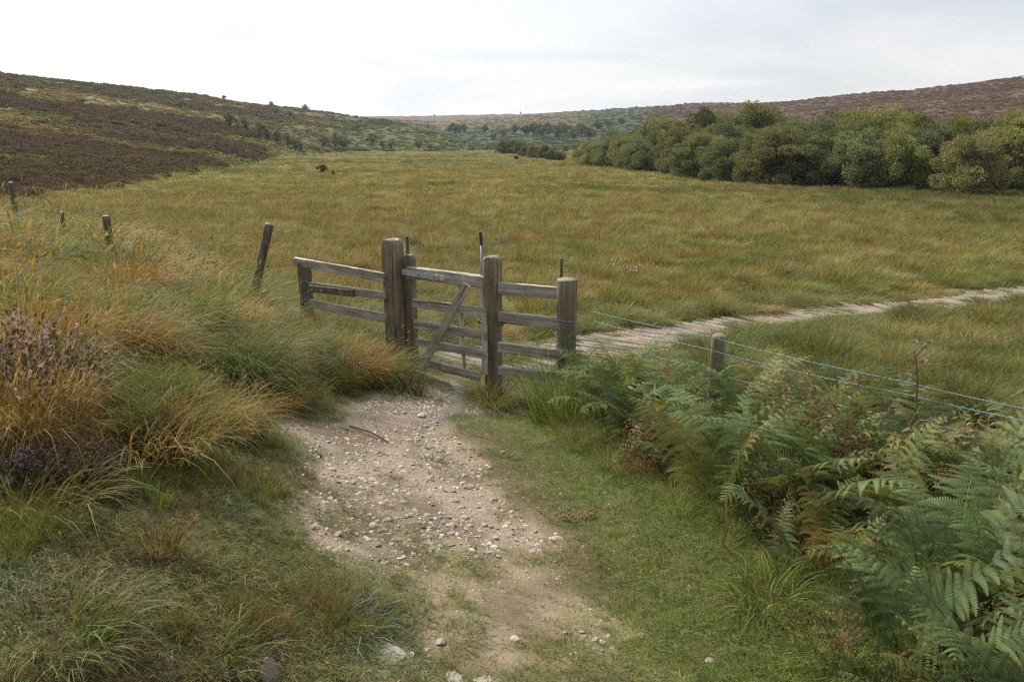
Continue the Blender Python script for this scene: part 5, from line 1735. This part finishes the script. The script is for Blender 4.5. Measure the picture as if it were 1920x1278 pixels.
# ------------------------------------------------------------------ trees
def crown_mesh(name, seed, nlobe, nleaf, w, h, z0, leaf, low=True):
    """bushy crown: lobes of leaf clumps spread through the volume; unit: metres"""
    g = np.random.default_rng(seed)
    lobes = []
    for i in range(nlobe):
        a = g.random() * 6.283; u = g.random()
        el = math.asin(u) if not low else math.asin(u * 1.12 - .12) if u * 1.12 - .12 > -1 else 0
        k = .42 + .56 * g.random()
        cxy = math.cos(el) * w / 2 * k
        cz = z0 + (h - z0) * (.34 if low else .42) + math.sin(el) * (h - z0) * (.60 if low else .52) * (.75 + .3 * g.random())
        if i % 4 == 0: cxy *= .4; cz = z0 + (h - z0) * (.25 + .5 * g.random())
        if low and i % 3 == 1: cz = z0 + (h - z0) * (.08 + .25 * g.random())
        f = 1.0 if low else .7
        lobes.append((cxy * math.cos(a), cxy * math.sin(a), cz, f * w * (.07 + .09 * g.random()), f * h * (.07 + .09 * g.random())))
    per = nleaf // nlobe
    Vs, BRs = [], []
    for (cx, cy, cz, rw, rh) in lobes:
        d = g.normal(0, 1, (per, 3)); d /= np.linalg.norm(d, axis=1)[:, None]
        rad = (.45 + .62 * g.random(per) ** .5)[:, None]
        c = np.array([cx, cy, cz]) + d * rad * np.array([rw, rw, rh])
        # leaf sprays point outwards and up
        o = d + np.array([0, 0, .5]) + g.normal(0, .55, (per, 3)); o /= np.linalg.norm(o, axis=1)[:, None]
        s = np.cross(o, g.normal(0, 1, (per, 3))); s /= np.linalg.norm(s, axis=1)[:, None] + 1e-9
        l = (leaf * (.6 + .9 * g.random(per)))[:, None]
        Vs.append(np.stack([c - s * l * .25, c + s * l * .32, c + o * l + s * l * .18, c + o * l * .9 - s * l * .15], 1).reshape(-1, 3))
        lobev = g.random()
        BRs.append(np.repeat(np.clip(.55 * lobev + .45 * g.random(per), 0, 1), 4))
    V = np.concatenate(Vs); V[:, 2] = np.maximum(V[:, 2], .02)
    n = len(V) // 4
    return mesh_np(name, V, np.arange(n * 4).reshape(n, 4), None, dict(br=np.concatenate(BRs), bt=np.zeros(len(V))), M_CROWN, smooth=False)

def trunk_mesh(name, seed, h, r, w):
    g = np.random.default_rng(seed); mb = MB()
    top = Vector((g.normal(0, .2), g.normal(0, .2), h * .8))
    mb.tube([(0, 0, -.3), (0, 0, h * .15), top * .5, top], [r * 1.3, r, r * .7, r * .2], 8)
    for k in range(7):
        a = g.random() * 6.283; z = h * (.12 + .5 * g.random()); b = Vector((top.x * z / h, top.y * z / h, z))
        e = b + Vector((math.cos(a) * w * .32, math.sin(a) * w * .32, h * .25)); m = b.lerp(e, .5) + Vector((0, 0, -h * .03))
        mb.tube([b, m, e], [r * .5, r * .3, r * .08], 6)
    return mb.mesh(name, M_BARK, True)

CROWNS = [crown_mesh("crown", 300 + s, 50 + 5 * s, 24000, 6.2, 5.0, .1, .13, True) for s in range(5)]
TRUNKS = [trunk_mesh("trunk", 320 + s, 4.6, .12, 5.5) for s in range(3)]
CROWN_S = [crown_mesh("crown", 340 + s, 30, 2600, 3.6, 4.2, .15, .20, False) for s in range(4)]
TRUNK_S = [trunk_mesh("trunk", 350 + s, 3.8, .10, 3.0) for s in range(2)]
T_COL = [(.18, .19, .075), (.145, .17, .072), (.16, .18, .09), (.205, .205, .08), (.185, .175, .078), (.14, .165, .08)]

def tree(name, p, h, w, crowns, trunks, hunit, wunit, col, lab, group, seed, cat="tree"):
    g = random.Random(seed)
    root = empty(name, p, g.uniform(0, 6.28))
    tag(root, lab, cat, group)
    s = (w / wunit, w / wunit, h / hunit)
    tk = link("trunk", g.choice(trunks), root, scale=s)
    o = link("crown", g.choice(crowns), root, scale=s)
    o.color = tuple(col) + (1,)
    return root

ORD = ["first", "second", "third", "fourth", "fifth", "sixth", "seventh", "eighth", "ninth", "tenth", "eleventh", "twelfth", "thirteenth", "fourteenth", "fifteenth",
       "sixteenth", "seventeenth", "eighteenth", "nineteenth", "twentieth", "twenty-first", "twenty-second", "twenty-third", "twenty-fourth", "twenty-fifth", "twenty-sixth", "twenty-seventh", "twenty-eighth", "twenty-ninth", "thirtieth"]
def build_wood():
    edge = np.array([(12.6, 141), (15.5, 120), (19.5, 102), (22.5, 88), (23.5, 76), (28, 68), (34, 62), (39, 57), (47, 50), (56, 44)], float)
    seg = np.r_[0, np.cumsum(np.hypot(*np.diff(edge, axis=0).T))]
    g = np.random.default_rng(43)
    shade = ["dusky olive", "dark green", "grey-green", "pale olive", "brownish green", "deep green"]
    for row, (off, hh, step, nm) in enumerate([(0, (3.6, 4.8), 4.6, "front row"), (6.5, (4.8, 6.0), 5.4, "second row"), (13.5, (5.4, 6.8), 6.0, "back row")]):
        s = 0; k = 0
        while s < seg[-1] - .1:
            x = np.interp(s, seg, edge[:, 0]); y = np.interp(s, seg, edge[:, 1])
            x2 = np.interp(s + 1, seg, edge[:, 0]); y2 = np.interp(s + 1, seg, edge[:, 1])
            t = np.array([x2 - x, y2 - y]) / max(np.hypot(x2 - x, y2 - y), .01)
            nx, ny = -t[1], t[0]
            if nx < 0: nx, ny = -nx, -ny
            px, py = x + nx * off + g.normal(0, .9), y + ny * off + g.normal(0, .9)
            h = g.uniform(*hh) * (1.15 if 95 < y < 125 else 1.0) * np.interp(y, [44, 70, 85, 110, 141], [1.08, 1.12, 1.1, 1.18, 1.1])
            w = h * g.uniform(1.05, 1.4)
            ci = int(g.integers(0, 6)); c = np.array(T_COL[ci]) * g.uniform(.85, 1.2)
            tree("willow_tree", Vector((px, py, hz(px, py) - .1)), h, w, CROWNS, TRUNKS, 5.0, 6.2, c,
                 "%s bushy willow, %s from the far end in the wood's %s" % (shade[ci], ORD[k], nm), "trees of the willow wood", 500 + row * 50 + k)
            s += step * g.uniform(.8, 1.2); k += 1
    # a few that stand out
    for px, py, Y, h, w, c, lab in [(1702, 236, 82, 7.0, 3.4, (.06, .10, .038), "dark conical tree topping the wood's skyline"),
                                    (1312, 235, 108, 9.0, 7.5, (.095, .10, .04), "tallest dull olive tree at the crest of the wood"),
                                    (1565, 240, 86, 7.2, 7.5, (.11, .14, .06), "broad fresh green tree behind the wood's front"),
                                    (1800, 250, 70, 6.0, 4.5, (.17, .175, .045), "yellow-green tree at the right of the wood")]:
        x = (px - 960) / FOC / 1.033 * Y
        tree("willow_tree", Vector((x, Y, hz(x, Y) - .1)), h, w, CROWNS, TRUNKS, 5.0, 6.2, c, lab, "trees of the willow wood", int(px))
build_wood()

def build_far_trees():
    spots = [(338, 206, 18, 4), (432, 240, 27, 0), (460, 243, 20, 2), (470, 260, 15, 5), (487, 263, 33, 0), (502, 268, 22, 5), (520, 271, 26, 2), (540, 276, 26, 4), (555, 283, 22, 5), (563, 286, 17, 5),
             (608, 279, 24, 2), (628, 281, 32, 3), (645, 284, 28, 2), (421, 189, 10, 4), (461, 193, 9, 4), (509, 203, 12, 5), (517, 217, 18, 2), (503, 206, 10, 4), (543, 222, 15, 2), (573, 209, 12, 5),
             (426, 205, 8, 4), (668, 250, 18, 5), (698, 276, 25, 2), (717, 282, 18, 5), (733, 283, 19, 2), (784, 282, 20, 2), (806, 283, 12, 5), (821, 284, 10, 5), (886, 283, 10, 0), (600, 250, 8, 5),
             (575, 252, 9, 5), (612, 219, 8, 4), (625, 226, 8, 4), (645, 255, 8, 5), (730, 248, 8, 5), (748, 231, 6, 4), (802, 241, 7, 5), (195, 168, 9, 4)]
    names = ["olive", "dark", "grey-green", "pale", "brownish", "deep green"]
    spots.sort()
    for k, (px, py, hp, ci) in enumerate(spots):
        p = ground_at(px, py)
        h = hp / FOC * depth_of(p) * 1.05
        w = h * random.uniform(.75, 1.15)
        size = "large" if hp > 24 else ("small" if hp > 11 else "tiny")
        lab = "%s %s tree on the left hill, %s" % (size, names[ci], (ORD[k] + " from the left") if k < 20 else (ORD[len(spots) - 1 - k] + " from the right"))
        tree("hillside_tree", p - Vector((0, 0, .1)), h, w, CROWN_S, TRUNK_S, 4.2, 3.6, np.array(T_COL[ci]) * random.uniform(.85, 1.15), lab, "scattered trees on the left hill", 700 + k)
    far = [(855, 255, 24), (842, 250, 14), (870, 250, 18), (910, 249, 14), (945, 256, 14), (925, 262, 12), (965, 252, 18), (985, 256, 22), (1000, 254, 24), (1015, 260, 24), (1030, 256, 26), (1045, 262, 24), (1060, 256, 24),
           (1075, 264, 22), (1090, 256, 24), (1105, 262, 22), (1010, 246, 16), (1050, 246, 16), (1085, 246, 14), (1120, 246, 20), (1140, 240, 16), (1165, 236, 16)]
    far.sort()
    for k, (px, py, hp) in enumerate(far):
        p = ground_at(px, py)
        h = hp / FOC * depth_of(p); w = h * random.uniform(.95, 1.4)
        tree("valley_tree", p - Vector((0, 0, .2)), h, w, CROWN_S, TRUNK_S, 4.2, 3.6, np.array((.09, .11, .06)) * random.uniform(.8, 1.25),
             "dark distant tree at the valley head, %s from the left of its group" % ORD[k], "dark trees at the valley head", 800 + k)
    mid = [(940, 288, 24), (957, 289, 27), (975, 289, 25), (985, 294, 20), (1000, 296, 24), (1018, 298, 26), (1036, 300, 22), (1050, 301, 18), (968, 299, 8), (1078, 282, 10), (1060, 284, 12)]
    mid.sort()
    for k, (px, py, hp) in enumerate(mid):
        p = ground_at(px, py)
        h = hp / FOC * depth_of(p); w = h * random.uniform(1.2, 1.6)
        tree("willow_bush", p - Vector((0, 0, .1)), h, w, CROWNS[:3], TRUNKS, 5.0, 6.2, np.array((.125, .14, .045)) * random.uniform(.8, 1.2),
             "rounded willow bush at the far end of the meadow, %s from the left" % ORD[k], "willow bushes at the far meadow end", 900 + k, "bush")
    for k, (px, py, hp, lab) in enumerate([(604, 327, 18, "lone sapling bush in the middle of the left meadow"), (625, 330, 9, "low green bush just right of the lone sapling"), (1390, 346, 13, "small pale bush in front of the wood's near corner"),
                                           (1822, 360, 15, "small bright bush at the foot of the wood's right end"), (814, 217, 4, "tiny tree on the middle skyline above the left hill's end"), (976, 213, 4, "tiny tree on the skyline at the centre"), (1284, 195, 4, "tiny tree on the skyline left of the tall olive tree")]):
        p = ground_at(px, py + (1.5 if py < 220 else 0))
        h = hp / FOC * depth_of(p) * 1.1; w = h * random.uniform(.8, 1.3)
        tree("bush", p - Vector((0, 0, .05)), h, w, CROWN_S, TRUNK_S, 4.2, 3.6, np.array((.085, .11, .035)), lab, None, 950 + k, "bush")
build_far_trees()

# ------------------------------------------------------------------ thin autumn haze in the valley air
m, nd, lk = newmat("thin_haze")
out = N(nd, "ShaderNodeOutputMaterial"); pv = N(nd, "ShaderNodeVolumePrincipled")
pv.inputs["Color"].default_value = (.86, .92, 1.0, 1); pv.inputs["Density"].default_value = .00013
pv.inputs["Anisotropy"].default_value = .3
lk.new(pv.outputs[0], out.inputs["Volume"])
mb = MB(); mb.box((0, 0, 28), (6200, 6200, 110))
o = mb.build("haze", m)
tag(o, "thin pale haze filling the valley air", "haze", kind="stuff")
